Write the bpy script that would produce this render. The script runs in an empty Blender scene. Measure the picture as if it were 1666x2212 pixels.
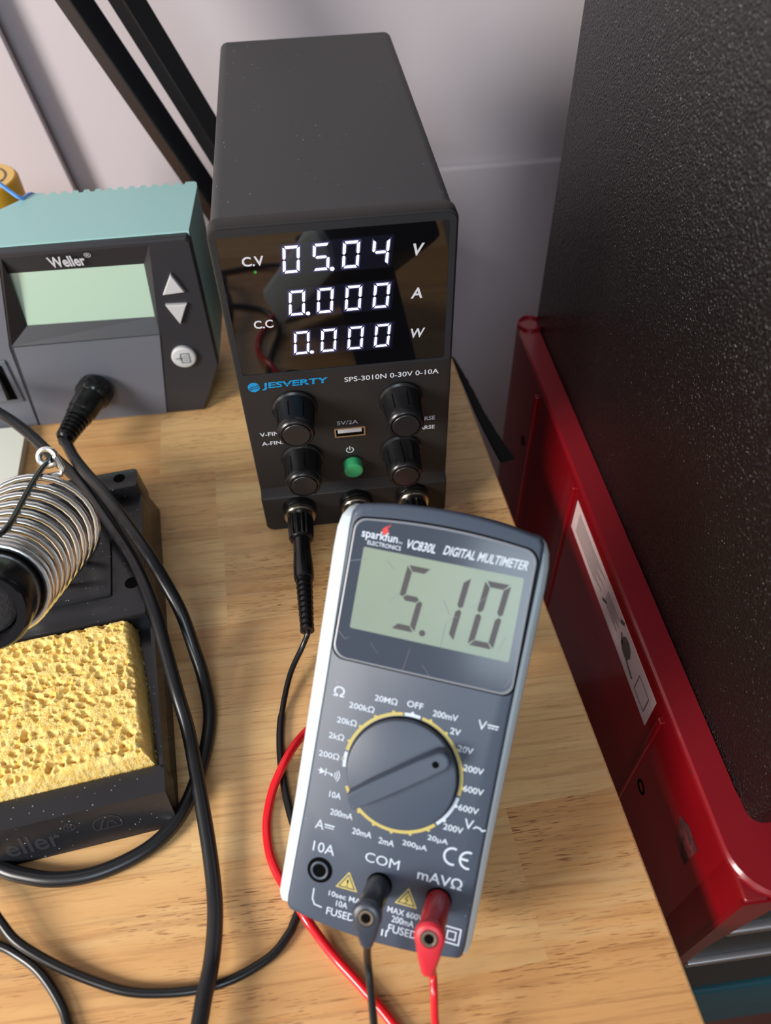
import bpy, bmesh, math, random
from mathutils import Vector, Matrix, noise
from math import sin, cos, pi, radians as R
random.seed(7)
C = bpy.context.scene.collection
S = 0.001                      # everything below is written in millimetres
V = Vector

# ---------------------------------------------------------------- camera
FPX = 1652.70589
CAM = V((33.168, -238.025, 276.515))
RT = V((0.9925153, -0.12012201, -0.02200203)).normalized()
FW = V((0.06253408, 0.65467295, -0.75332119)).normalized()
DN = FW.cross(RT).normalized()
cam = bpy.data.cameras.new('camera')
cam.sensor_fit = 'HORIZONTAL'; cam.sensor_width = 6.855; cam.lens = 6.8
cam.clip_start = 0.01; cam.clip_end = 50
cam.dof.use_dof = True; cam.dof.focus_distance = 0.292; cam.dof.aperture_fstop = 2.4
co = bpy.data.objects.new('camera', cam); C.objects.link(co)
UP = -DN; BK = -FW
co.matrix_world = Matrix(((RT.x, UP.x, BK.x, CAM.x*S), (RT.y, UP.y, BK.y, CAM.y*S), (RT.z, UP.z, BK.z, CAM.z*S), (0, 0, 0, 1)))
bpy.context.scene.camera = co

def ray(px, py):
    return RT*((px-833)/FPX) + DN*((py-1106)/FPX) + FW
def at(px, py, z=0.0):         # photo pixel -> point at height z
    d = ray(px, py); return CAM + d*((z-CAM.z)/d.z)
def aty(px, py, y=0.0):
    d = ray(px, py); return CAM + d*((y-CAM.y)/d.y)
def atx(px, py, x=0.0):
    d = ray(px, py); return CAM + d*((x-CAM.x)/d.x)

# ---------------------------------------------------------------- light
vs = bpy.context.scene.view_settings
vs.view_transform = 'Standard'; vs.look = 'None'; vs.gamma = 1; vs.use_curve_mapping = False
vs.exposure = 0.0
w = bpy.data.worlds.new('world'); bpy.context.scene.world = w; w.use_nodes = True
bg = w.node_tree.nodes['Background']; bg.inputs[0].default_value = (0.90, 0.88, 0.90, 1); bg.inputs[1].default_value = 0.27
def area(name, loc, tgt, sx, sy, power, col):
    l = bpy.data.lights.new(name, 'AREA'); l.shape = 'RECTANGLE'; l.size = sx*S; l.size_y = sy*S
    l.energy = power; l.color = col
    o = bpy.data.objects.new(name, l); C.objects.link(o)
    o.location = V(loc)*S
    o.rotation_euler = (V(tgt)-V(loc)).to_track_quat('-Z', 'Y').to_euler()
    return o
area('window_light', (-900, -560, 520), (-20, -20, 20), 360, 420, 19.0, (1.0, 0.95, 0.89))
area('window_sky', (-150, -1100, 900), (20, -60, 20), 480, 280, 5.5, (0.76, 0.88, 1.0))

# ---------------------------------------------------------------- materials
def lin(c):
    return tuple((x/12.92 if x <= 0.04045 else ((x+0.055)/1.055)**2.4) for x in c)
def rgb(r, g, b): return lin((r/255, g/255, b/255))
MATS = {}
def mat(name, col, rough=0.5, metal=0.0, spec=0.5, bump=None, coat=0.0, var=None, emit=None, specks=None):
    m = bpy.data.materials.new(name); m.use_nodes = True
    nt = m.node_tree; b = nt.nodes['Principled BSDF']
    b.inputs['Base Color'].default_value = (*col, 1); b.inputs['Roughness'].default_value = rough
    b.inputs['Metallic'].default_value = metal; b.inputs['Specular IOR Level'].default_value = spec
    b.inputs['Coat Weight'].default_value = coat; b.inputs['Coat Roughness'].default_value = 0.05
    tc = nt.nodes.new('ShaderNodeTexCoord')
    if bump:
        n = nt.nodes.new('ShaderNodeTexNoise'); n.inputs['Scale'].default_value = bump[0]; n.inputs['Detail'].default_value = 3
        bp = nt.nodes.new('ShaderNodeBump'); bp.inputs['Strength'].default_value = bump[1]; bp.inputs['Distance'].default_value = bump[2]*S
        nt.links.new(tc.outputs['Object'], n.inputs['Vector']); nt.links.new(n.outputs['Fac'], bp.inputs['Height'])
        nt.links.new(bp.outputs['Normal'], b.inputs['Normal'])
    last = None
    if var:      # (scale, other colour, low, high)
        n = nt.nodes.new('ShaderNodeTexNoise'); n.inputs['Scale'].default_value = var[0]; n.inputs['Detail'].default_value = 4
        r = nt.nodes.new('ShaderNodeMapRange'); r.inputs['From Min'].default_value = var[2]; r.inputs['From Max'].default_value = var[3]
        mx = nt.nodes.new('ShaderNodeMix'); mx.data_type = 'RGBA'
        mx.inputs['A'].default_value = (*col, 1); mx.inputs['B'].default_value = (*var[1], 1)
        nt.links.new(tc.outputs['Object'], n.inputs['Vector']); nt.links.new(n.outputs['Fac'], r.inputs['Value'])
        nt.links.new(r.outputs['Result'], mx.inputs['Factor']); nt.links.new(mx.outputs['Result'], b.inputs['Base Color'])
        last = mx.outputs['Result']
    if specks:   # (scale, threshold, colour): dust
        vo = nt.nodes.new('ShaderNodeTexVoronoi'); vo.inputs['Scale'].default_value = specks[0]
        vr = nt.nodes.new('ShaderNodeMath'); vr.operation = 'LESS_THAN'; vr.inputs[1].default_value = specks[1]
        n2 = nt.nodes.new('ShaderNodeTexNoise'); n2.inputs['Scale'].default_value = specks[0]*0.07; n2.inputs['Detail'].default_value = 1
        g = nt.nodes.new('ShaderNodeMath'); g.operation = 'MULTIPLY_ADD'; g.inputs[1].default_value = -0.25; g.inputs[2].default_value = 0.12
        ad = nt.nodes.new('ShaderNodeMath'); ad.operation = 'ADD'
        mx = nt.nodes.new('ShaderNodeMix'); mx.data_type = 'RGBA'
        mx.inputs['A'].default_value = (*col, 1); mx.inputs['B'].default_value = (*specks[2], 1)
        if last: nt.links.new(last, mx.inputs['A'])
        nt.links.new(tc.outputs['Object'], vo.inputs['Vector']); nt.links.new(tc.outputs['Object'], n2.inputs['Vector'])
        nt.links.new(n2.outputs['Fac'], g.inputs[0]); nt.links.new(vo.outputs['Distance'], ad.inputs[0]); nt.links.new(g.outputs[0], ad.inputs[1])
        nt.links.new(ad.outputs[0], vr.inputs[0]); nt.links.new(vr.outputs[0], mx.inputs['Factor'])
        nt.links.new(mx.outputs['Result'], b.inputs['Base Color'])
    if emit:
        b.inputs['Emission Color'].default_value = (*emit[0], 1); b.inputs['Emission Strength'].default_value = emit[1]
    MATS[name] = m
    return m
M = {}
M['wall'] = mat('wall_paint', rgb(198, 190, 196), 0.7, bump=(60, 0.1, 1))
M['board'] = mat('lit_wall_board', rgb(190, 184, 190), 0.5)
M['floor'] = mat('floor', rgb(110, 90, 75), 0.6)
M['psu_case'] = mat('charcoal_powder_coat', rgb(58, 58, 60), 0.62, spec=0.45, bump=(2500, 0.35, 0.12), specks=(210, 0.045, rgb(130, 135, 145)))
M['psu_front'] = mat('black_front', rgb(38, 36, 36), 0.5, spec=0.4, bump=(3000, 0.15, 0.05))
M['psu_bezel'] = mat('bezel_black', rgb(36, 38, 43), 0.42, spec=0.45, bump=(3000, 0.1, 0.05))
M['glass'] = mat('display_glass', rgb(9, 9, 11), 0.03, spec=0.75)
M['led'] = mat('led_segment', (0.9, 0.92, 1), 0.5, emit=((0.82, 0.85, 1.0), 2.6))
M['halo'] = mat('led_scatter', (0.02, 0.02, 0.03), 0.3, emit=((0.34, 0.32, 1.0), 0.16))
M['module'] = mat('led_module', rgb(12, 12, 17), 0.04, spec=0.7, emit=((0.4, 0.42, 1.0), 0.008))
M['unlit'] = mat('unlit_segment', rgb(26, 26, 33), 0.3)
M['greenled'] = mat('green_led', (0.02, 0.2, 0.02), 0.5, emit=((0.1, 0.8, 0.1), 0.12))
M['print'] = mat('white_print', rgb(205, 208, 218), 0.55)
M['printblue'] = mat('blue_print', rgb(20, 140, 200), 0.5)
M['knob'] = mat('knob_plastic', rgb(22, 22, 24), 0.28, spec=0.5, bump=(1500, 0.05, 0.05))
M['cap'] = mat('knob_cap', rgb(30, 30, 32), 0.33, spec=0.5)
M['dark'] = mat('black_void', rgb(3, 3, 3), 0.9, spec=0.1)
M['nickel'] = mat('nickel', rgb(190, 180, 165), 0.25, metal=1.0)
M['contact'] = mat('socket_contact', rgb(190, 170, 150), 0.3, metal=1.0)
M['usbmetal'] = mat('usb_shell', rgb(215, 205, 190), 0.3, metal=1.0)
M['usbtongue'] = mat('usb_tongue', rgb(225, 225, 228), 0.4)
M['green'] = mat('green_button', rgb(60, 172, 110), 0.32, spec=0.5, coat=0.2)
M['plug'] = mat('black_plug', rgb(15, 15, 17), 0.25, spec=0.5)
M['blackrubber'] = mat('black_cable', rgb(24, 25, 28), 0.33, spec=0.55)
M['thinblack'] = mat('black_lead_wire', rgb(18, 18, 20), 0.3, spec=0.55)
M['redwire'] = mat('red_lead_wire', rgb(222, 22, 34), 0.25, spec=0.5, coat=0.3)
M['redplug'] = mat('red_plug', rgb(176, 24, 34), 0.35, spec=0.5, coat=0.2)
M['redplugcap'] = mat('red_plug_cap', rgb(196, 36, 50), 0.4)
M['blackplugcap'] = mat('grey_black_plug_cap', rgb(50, 56, 68), 0.35)
M['teal'] = mat('teal_shell', rgb(156, 198, 196), 0.5, spec=0.4, bump=(900, 0.06, 0.1))
M['teal_side'] = MATS['teal_shell']
M['wface'] = mat('station_face', rgb(98, 101, 111), 0.42, spec=0.5, bump=(1800, 0.12, 0.08))
M['wdark'] = mat('station_dark', rgb(41, 41, 47), 0.45, spec=0.5, bump=(1800, 0.12, 0.08))
M['wlcd'] = mat('station_lcd', rgb(178, 204, 186), 0.12, spec=0.6, coat=0.4)
M['wbtn'] = mat('light_grey_button', rgb(188, 188, 190), 0.45)
M['wbtng'] = mat('button_mark', rgb(60, 76, 90), 0.5)
M['stand'] = mat('stand_plastic', rgb(33, 34, 38), 0.26, spec=0.55, bump=(160, 0.08, 0.3), specks=(420, 0.075, rgb(150, 150, 155)))
M['emboss'] = mat('embossed_plastic', rgb(52, 52, 56), 0.35)
M['chrome'] = mat('zinc_wire', rgb(240, 242, 240), 0.22, metal=1.0)
M['rod'] = mat('dark_steel_rod', rgb(92, 98, 100), 0.25, metal=1.0)
M['horn'] = mat('black_horn', rgb(20, 19, 22), 0.18, spec=0.5)
M['brass'] = mat('brass_liner', rgb(176, 140, 90), 0.35, metal=1.0)
M['foam'] = mat('dark_foam', rgb(34, 32, 34), 0.85, bump=(900, 0.6, 0.5))
M['meter'] = mat('meter_body', rgb(66, 76, 92), 0.45, spec=0.45, bump=(2600, 0.14, 0.08), specks=(300, 0.05, rgb(115, 124, 138)))
M['meterlens'] = mat('meter_lens', rgb(62, 69, 82), 0.14, spec=0.3, specks=(220, 0.03, rgb(150, 156, 165)))
M['lenslip'] = mat('lens_edge', rgb(125, 130, 138), 0.3)
M['scratch'] = mat('scratch', rgb(120, 128, 136), 0.5)
M['bumper'] = mat('pale_bumper', rgb(206, 220, 226), 0.5)
M['mlcd'] = mat('meter_lcd', rgb(128, 142, 126), 0.3, var=(14, rgb(114, 132, 122), 0.35, 0.7))
M['seg'] = mat('lcd_segment', rgb(56, 50, 52), 0.4)
M['myellow'] = mat('yellow_print', rgb(188, 172, 96), 0.5)
M['mprint'] = mat('pale_print', rgb(196, 208, 222), 0.5)
M['redprint'] = mat('red_print', rgb(200, 40, 40), 0.5)
M['cart'] = mat('red_enamel', rgb(128, 6, 18), 0.2, spec=0.5, coat=0.3, var=(9, rgb(98, 6, 16), 0.4, 0.8))
M['cartrim'] = mat('red_enamel_rim', rgb(128, 16, 27), 0.3, spec=0.5, coat=0.2, specks=(60, 0.03, rgb(90, 30, 34)))
M['sticker'] = mat('paper_sticker', rgb(206, 180, 178), 0.6)
M['ink'] = mat('sticker_ink', rgb(96, 82, 76), 0.6)
M['residue'] = mat('tape_residue', rgb(110, 40, 40), 0.8, var=(300, rgb(60, 20, 22), 0.4, 0.6))
M['drawer'] = mat('dark_drawer', rgb(34, 42, 42), 0.4)
M['alu'] = mat('aluminium_strip', rgb(200, 198, 200), 0.3, metal=1.0)
M['tealmetal'] = mat('teal_metal', rgb(20, 92, 105), 0.35, spec=0.5)
M['velcro'] = mat('black_velcro', rgb(10, 10, 10), 0.95)
M['arm'] = mat('black_arm', rgb(22, 22, 25), 0.38, spec=0.5)
M['yellow'] = mat('yellow_tape', rgb(226, 165, 40), 0.5)
M['yellowtop'] = mat('yellow_card', rgb(232, 188, 110), 0.6)
M['bluewire'] = mat('blue_wire', rgb(105, 165, 245), 0.3)
M['paper'] = mat('off_white_plastic', rgb(216, 218, 208), 0.5)
M['rubber'] = mat('rubber_foot', rgb(18, 18, 18), 0.8)

# black pebbled vinyl with glinting grain
def mk_vinyl():
    m = mat('pebbled_vinyl', rgb(15, 13, 13), 0.18, spec=0.5)
    nt = m.node_tree; b = nt.nodes['Principled BSDF']
    tc = nt.nodes.new('ShaderNodeTexCoord'); mp = nt.nodes.new('ShaderNodeMapping'); mp.inputs['Scale'].default_value = (1, 1, 0.6)
    n = nt.nodes.new('ShaderNodeTexNoise'); n.inputs['Scale'].default_value = 1900; n.inputs['Detail'].default_value = 2
    v = nt.nodes.new('ShaderNodeTexVoronoi'); v.inputs['Scale'].default_value = 1300
    ad = nt.nodes.new('ShaderNodeMath'); ad.operation = 'ADD'
    bp = nt.nodes.new('ShaderNodeBump'); bp.inputs['Strength'].default_value = 1.0; bp.inputs['Distance'].default_value = 0.5*S
    nt.links.new(tc.outputs['Object'], mp.inputs['Vector']); nt.links.new(mp.outputs[0], n.inputs['Vector']); nt.links.new(mp.outputs[0], v.inputs['Vector'])
    nt.links.new(n.outputs['Fac'], ad.inputs[0]); nt.links.new(v.outputs['Distance'], ad.inputs[1])
    nt.links.new(ad.outputs[0], bp.inputs['Height']); nt.links.new(bp.outputs['Normal'], b.inputs['Normal'])
    return m
M['vinyl'] = mk_vinyl()

# butcher block: each plank carries its tone and seed in a face attribute
def mk_wood():
    m = bpy.data.materials.new('butcher_block'); m.use_nodes = True
    nt = m.node_tree; L = nt.links.new; b = nt.nodes['Principled BSDF']
    b.inputs['Roughness'].default_value = 0.36; b.inputs['Specular IOR Level'].default_value = 0.42
    tc = nt.nodes.new('ShaderNodeTexCoord'); at_ = nt.nodes.new('ShaderNodeAttribute'); at_.attribute_name = 'plank'
    sep = nt.nodes.new('ShaderNodeSeparateColor'); L(at_.outputs['Color'], sep.inputs[0])
    sc = nt.nodes.new('ShaderNodeVectorMath'); sc.operation = 'SCALE'; L(at_.outputs['Color'], sc.inputs[0]); sc.inputs['Scale'].default_value = 3.7
    ad = nt.nodes.new('ShaderNodeVectorMath'); ad.operation = 'ADD'; L(tc.outputs['Object'], ad.inputs[0]); L(sc.outputs[0], ad.inputs[1])
    def nz(scale_vec, sc_, det, dist=0.0, rough=0.55):
        mp = nt.nodes.new('ShaderNodeMapping'); mp.inputs['Scale'].default_value = scale_vec; L(ad.outputs[0], mp.inputs['Vector'])
        n = nt.nodes.new('ShaderNodeTexNoise'); n.inputs['Scale'].default_value = sc_; n.inputs['Detail'].default_value = det
        n.inputs['Distortion'].default_value = dist; n.inputs['Roughness'].default_value = rough; L(mp.outputs[0], n.inputs['Vector']); return n
    def rng(src, a, b_, c=0.0, d=1.0):
        r = nt.nodes.new('ShaderNodeMapRange'); L(src, r.inputs['Value'])
        for k, v_ in zip(('From Min', 'From Max', 'To Min', 'To Max'), (a, b_, c, d)): r.inputs[k].default_value = v_
        return r.outputs['Result']
    def mix(fac, A, B, mode='MIX'):
        x = nt.nodes.new('ShaderNodeMix'); x.data_type = 'RGBA'; x.blend_type = mode
        if isinstance(fac, float): x.inputs['Factor'].default_value = fac
        else: L(fac, x.inputs['Factor'])
        for k, q in (('A', A), ('B', B)):
            if isinstance(q, tuple): x.inputs[k].default_value = (*q, 1)
            else: L(q, x.inputs[k])
        return x.outputs['Result']
    def mul(a, b_):
        x = nt.nodes.new('ShaderNodeMath'); x.operation = 'MULTIPLY'; L(a, x.inputs[0])
        if isinstance(b_, float): x.inputs[1].default_value = b_
        else: L(b_, x.inputs[1])
        return x.outputs[0]
    tone = mix(sep.outputs[0], rgb(236, 198, 140), rgb(214, 158, 100))
    broad = nz((3, 22, 3), 2.2, 3, 0.6)
    c1 = mix(rng(broad.outputs['Fac'], 0.35, 0.7, 0, 0.55), tone, rgb(190, 134, 82))
    streak = nz((6, 210, 6), 2.2, 4, 0.5, 0.65)
    c2 = mix(rng(streak.outputs['Fac'], 0.5, 0.70, 0, 0.5), c1, rgb(150, 98, 58))
    pale = nz((5, 60, 5), 2.5, 2)
    c2 = mix(rng(pale.outputs['Fac'], 0.55, 0.75, 0, 0.35), c2, rgb(232, 200, 148))
    pore = nz((60, 950, 60), 2.3, 2, 0.2, 0.5)
    pm = nz((10, 30, 10), 2.0, 1)
    pf = mul(rng(pore.outputs['Fac'], 0.59, 0.65), rng(pm.outputs['Fac'], 0.38, 0.62, 0.1, 0.9))
    c3 = mix(mul(pf, sep.outputs[1]), c2, rgb(116, 66, 32))
    L(c3, b.inputs['Base Color'])
    bp = nt.nodes.new('ShaderNodeBump'); bp.inputs['Strength'].default_value = 0.25; bp.inputs['Distance'].default_value = 0.25*S; bp.invert = True
    L(pf, bp.inputs['Height']); L(bp.outputs['Normal'], b.inputs['Normal'])
    return m
M['wood'] = mk_wood()

def mk_sponge():
    m = mat('sponge', rgb(246, 216, 140), 0.85, spec=0.2)
    nt = m.node_tree; L = nt.links.new; b = nt.nodes['Principled BSDF']
    b.inputs['Subsurface Weight'].default_value = 0.15; b.inputs['Subsurface Radius'].default_value = (0.003, 0.002, 0.0008); b.inputs['Subsurface Scale'].default_value = 1.0
    tc = nt.nodes.new('ShaderNodeTexCoord')
    n = nt.nodes.new('ShaderNodeTexNoise'); n.inputs['Scale'].default_value = 1500; n.inputs['Detail'].default_value = 4
    v = nt.nodes.new('ShaderNodeTexVoronoi'); v.inputs['Scale'].default_value = 1300
    ad = nt.nodes.new('ShaderNodeMath'); ad.operation = 'ADD'
    bp = nt.nodes.new('ShaderNodeBump'); bp.inputs['Strength'].default_value = 0.6; bp.inputs['Distance'].default_value = 0.28*S
    L(tc.outputs['Object'], n.inputs['Vector']); L(tc.outputs['Object'], v.inputs['Vector'])
    L(n.outputs['Fac'], ad.inputs[0]); L(v.outputs['Distance'], ad.inputs[1]); L(ad.outputs[0], bp.inputs['Height']); L(bp.outputs['Normal'], b.inputs['Normal'])
    n2 = nt.nodes.new('ShaderNodeTexNoise'); n2.inputs['Scale'].default_value = 350; n2.inputs['Detail'].default_value = 3
    r = nt.nodes.new('ShaderNodeMapRange'); r.inputs['From Min'].default_value = 0.4; r.inputs['From Max'].default_value = 0.65
    mx = nt.nodes.new('ShaderNodeMix'); mx.data_type = 'RGBA'; mx.inputs['A'].default_value = (*rgb(246, 216, 138), 1); mx.inputs['B'].default_value = (*rgb(238, 196, 104), 1)
    L(tc.outputs['Object'], n2.inputs['Vector']); L(n2.outputs['Fac'], r.inputs['Value']); L(r.outputs['Result'], mx.inputs['Factor']); L(mx.outputs['Result'], b.inputs['Base Color'])
    return m
M['sponge'] = mk_sponge()

# ---------------------------------------------------------------- object helpers (meshes are drawn in world millimetres)
WM = {}
def thing(name, label, cat, loc=(0, 0, 0), group=None):
    o = bpy.data.objects.new(name, None); C.objects.link(o); o.empty_display_size = 0.02
    o.location = V(loc)*S; o['label'] = label; o['category'] = cat
    if group: o['group'] = group
    WM[o.name] = V(loc)*S
    return o
def obj(name, bm, m, parent=None, smooth=35, origin=None, label=None):
    if parent is not None: org = WM[parent.name]
    elif origin is not None: org = V(origin)*S
    else:
        xs = [v.co for v in bm.verts]
        org = V(((min(p.x for p in xs)+max(p.x for p in xs))/2, (min(p.y for p in xs)+max(p.y for p in xs))/2, min(p.z for p in xs)))*S
    for v in bm.verts: v.co = v.co*S - org
    me = bpy.data.meshes.new(name); bm.normal_update(); bm.to_mesh(me); bm.free()
    me.materials.append(M[m] if isinstance(m, str) else m)
    if smooth:
        me.polygons.foreach_set('use_smooth', [True]*len(me.polygons)); me.set_sharp_from_angle(angle=R(smooth))
    o = bpy.data.objects.new(name, me); C.objects.link(o)
    if parent is not None: o.parent = parent
    else: o.location = org
    WM[o.name] = org
    if label: o['label'] = label
    return o
def tag(o, label, cat, group=None):
    o['label'] = label; o['category'] = cat
    if group: o['group'] = group
    return o
def struct(o): o['kind'] = 'structure'; return o
nb = bmesh.new
def face(bm, pts): return bm.faces.new([bm.verts.new(p) for p in pts])
def loft(bm, loops, cap0=True, cap1=True, closed=True):
    vv = [[bm.verts.new(p) for p in l] for l in loops]
    n = len(vv[0])
    for a, b in zip(vv, vv[1:]):
        for i in range(n if closed else n-1):
            j = (i+1) % n
            try: bm.faces.new((a[i], a[j], b[j], b[i]))
            except ValueError: pass
    if cap0: bm.faces.new(vv[0][::-1])
    if cap1: bm.faces.new(vv[-1])
    return bm
def fixn(bm): bmesh.ops.recalc_face_normals(bm, faces=bm.faces[:]); return bm
def box(bm, x0, x1, y0, y1, z0, z1, bev=0.0, fr=None):
    t = nb()
    loft(t, [[(x0, y0, z0), (x1, y0, z0), (x1, y1, z0), (x0, y1, z0)], [(x0, y0, z1), (x1, y0, z1), (x1, y1, z1), (x0, y1, z1)]])
    fixn(t)
    if bev: bmesh.ops.bevel(t, geom=t.edges[:]+t.verts[:], offset=bev, segments=3, profile=0.5, affect='EDGES')
    add(bm, t, fr); return bm
def add(bm, t, fr=None):
    m = {}
    for v in t.verts: m[v] = bm.verts.new(fr(*v.co) if fr else v.co)
    for f in t.faces:
        try: bm.faces.new([m[v] for v in f.verts])
        except ValueError: pass
    t.free(); return bm
def rrect(x0, x1, y0, y1, r, n=6):
    if not isinstance(r, (tuple, list)): r = (r,)*4        # order: bottom left, bottom right, top right, top left
    out = []
    for (cx, cy, a0, q) in ((x0, y0, pi, r[0]), (x1, y0, 1.5*pi, r[1]), (x1, y1, 0, r[2]), (x0, y1, pi/2, r[3])):
        sx = 1 if cx == x0 else -1; sy = 1 if cy == y0 else -1
        for k in range(n+1):
            a = a0 + k*pi/2/n; out.append((cx+sx*q+q*cos(a), cy+sy*q+q*sin(a)))
    return out
def poly_prism(bm, pts, h0, h1, fr, bev=0.0):
    if bev:
        cx = sum(p[0] for p in pts)/len(pts); cy = sum(p[1] for p in pts)/len(pts)
        W_ = max(p[0] for p in pts)-min(p[0] for p in pts); H_ = max(p[1] for p in pts)-min(p[1] for p in pts)
        ins = lambda b: [(cx+(p[0]-cx)*(1-2*b/W_), cy+(p[1]-cy)*(1-2*b/H_)) for p in pts]
        s = 1 if h1 > h0 else -1
        loops = [[fr(x, y, h0) for x, y in pts], [fr(x, y, h1-s*bev) for x, y in pts], [fr(x, y, h1-s*bev*0.3) for x, y in ins(bev*0.3)], [fr(x, y, h1) for x, y in ins(bev)]]
    else: loops = [[fr(x, y, h) for x, y in pts] for h in (h0, h1)]
    loft(bm, loops); return bm
def lathe(bm, prof, O, A, n=40, cap0=True, cap1=True, mod=None):
    A = V(A).normalized(); X = A.orthogonal().normalized(); Y = A.cross(X); O = V(O)
    loops = []
    for k, (r, h) in enumerate(prof):
        l = []
        for i in range(n):
            a = 2*pi*i/n; rr = mod(r, h, a) if mod else r
            l.append(O + A*h + X*rr*cos(a) + Y*rr*sin(a))
        loops.append(l)
    return loft(bm, loops, cap0, cap1)
def crom(pts, n=10):
    P = [V(p) for p in pts]; P = [P[0]*2-P[1]] + P + [P[-1]*2-P[-2]]; out = []
    for i in range(1, len(P)-2):
        for k in range(n):
            t = k/n; a, b, c, d = P[i-1], P[i], P[i+1], P[i+2]
            out.append(0.5*((2*b)+(c-a)*t+(2*a-5*b+4*c-d)*t*t+(3*b-a-3*c+d)*t**3))
    out.append(P[-2]); return out
def tube(bm, pts, r, n=14, smooth=10, cap=True):
    P = crom(pts, smooth) if smooth else [V(p) for p in pts]
    T = [(P[min(i+1, len(P)-1)]-P[max(i-1, 0)]).normalized() for i in range(len(P))]
    N = T[0].orthogonal().normalized(); loops = []
    for i, p in enumerate(P):
        N = (N - T[i]*N.dot(T[i])).normalized(); B = T[i].cross(N)
        rr = r(i/(len(P)-1)) if callable(r) else r
        loops.append([p + N*rr*cos(2*pi*k/n) + B*rr*sin(2*pi*k/n) for k in range(n)])
    return loft(bm, loops, cap, cap)
def text(bm, s, x0, x1, y0, y1, fr, h=0.06, shear=0.0, bold=0.0, thick=0.0):
    """flat lettering fitted into the box x0..x1, y0..y1 of a frame"""
    c = bpy.data.curves.new('t', 'FONT'); c.body = s; c.offset = bold
    c.resolution_u = 3
    if thick: c.extrude = 0.5
    o = bpy.data.objects.new('t', c); me = o.to_mesh()
    co_ = [v.co.copy() for v in me.vertices]
    ax, bx = min(p.x for p in co_), max(p.x for p in co_); ay, by = min(p.y for p in co_), max(p.y for p in co_)
    vs_ = []
    for p in co_:
        y = y0+(p.y-ay)/(by-ay)*(y1-y0); x = x0+(p.x-ax)/(bx-ax)*(x1-x0)+(y-(y0+y1)/2)*shear
        vs_.append(bm.verts.new(fr(x, y, h + (thick*(p.z+0.5) if thick else 0))))
    for f in me.polygons:
        try: bm.faces.new([vs_[i] for i in f.vertices])
        except ValueError: pass
    o.to_mesh_clear(); bpy.data.objects.remove(o); bpy.data.curves.remove(c)
    return bm
def stroke(bm, pts, wd, fr, h=0.06, closed=False):
    P = [V((p[0], p[1])) for p in pts]
    if closed: P.append(P[0])
    for i, (a, b) in enumerate(zip(P, P[1:])):
        d = (b-a).normalized(); nrm = V((-d.y, d.x))*wd/2; e = d*wd*0.42
        hh = h+0.004*(i % 3)
        q = [a-e+nrm, b+e+nrm, b+e-nrm, a-e-nrm]
        face(bm, [fr(p.x, p.y, hh) for p in q])
    return bm
def arc(cx, cy, r, a0, a1, n=14, ry=None):
    return [(cx+r*cos(R(a0+(a1-a0)*k/n)), cy+(ry or r)*sin(R(a0+(a1-a0)*k/n))) for k in range(n+1)]
def band(bm, cx, cy, r0, r1, a0, a1, fr, h=0.06, n=24):
    A = arc(cx, cy, r0, a0, a1, n); B = arc(cx, cy, r1, a0, a1, n)
    for i in range(n): face(bm, [fr(*A[i], h), fr(*A[i+1], h), fr(*B[i+1], h), fr(*B[i], h)])
def disc(bm, cx, cy, r, fr, h=0.06, n=24): face(bm, [fr(x, y, h) for x, y in arc(cx, cy, r, 0, 360*(n-1)/n, n-1)])
SEG = {'0': 'abcdef', '1': 'bc', '2': 'abged', '3': 'abgcd', '4': 'fgbc', '5': 'afgcd', '8': 'abcdefg'}
def seg7(bm, ch, cx, cy, wd, ht, t, slant, fr, h=0.08, g=0.25, skip=''):
    W_, H_ = wd/2, ht/2
    def pt(x, y): return fr(cx+x+slant*y, cy+y, h)
    ho = lambda y, s: [(-W_+g+.1*t, y), (W_-g-.1*t, y), (W_-t-g*.3, y-s*t), (-W_+t+g*.3, y-s*t)]
    for c in SEG[ch]:
        if c == 'a': q = ho(H_, 1)
        elif c == 'd': q = ho(-H_, -1)
        elif c == 'g': q = [(-W_+t*.5+g, 0), (-W_+t+g, t*.5), (W_-t-g, t*.5), (W_-t*.5-g, 0), (W_-t-g, -t*.5), (-W_+t+g, -t*.5)]
        elif c == 'b': q = [(W_, H_-g), (W_, t*.35+g*.4), (W_-t*.5, g*.5), (W_-t, t*.5+g*.5), (W_-t, H_-t-g*.6)]
        elif c == 'c': q = [(W_, -H_+g), (W_, -t*.35-g*.4), (W_-t*.5, -g*.5), (W_-t, -t*.5-g*.5), (W_-t, -H_+t+g*.6)]
        elif c == 'f': q = [(-W_, H_-g), (-W_, t*.35+g*.4), (-W_+t*.5, g*.5), (-W_+t, t*.5+g*.5), (-W_+t, H_-t-g*.6)]
        elif c == 'e': q = [(-W_, -H_+g), (-W_, -t*.35-g*.4), (-W_+t*.5, -g*.5), (-W_+t, -t*.5-g*.5), (-W_+t, -H_+t+g*.6)]
        face(bm, [pt(*p) for p in q])

# ================================================================ THE SETTING
DW = R(3.16)                                    # the desk is turned a little against the instruments
dx = V((cos(DW), sin(DW), 0)); dy = V((-sin(DW), cos(DW), 0)); DO = V((118, -50, 0))
def dk(x, y, z=0): return DO + dx*x + dy*y + V((0, 0, z))
WALLY = 300
b = nb(); box(b, -1500, 1500, WALLY, WALLY+60, -760, 1500); struct(obj('wall_back', b, 'wall', smooth=0))
b = nb(); box(b, 100, 1500, WALLY-7, WALLY+0.5, -760, 27, bev=2.0); struct(obj('trim_1', b, 'wall'))
b = nb(); box(b, -1500, 1500, -1500, WALLY, -790, -760); struct(obj('floor', b, 'floor', smooth=0))

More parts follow.
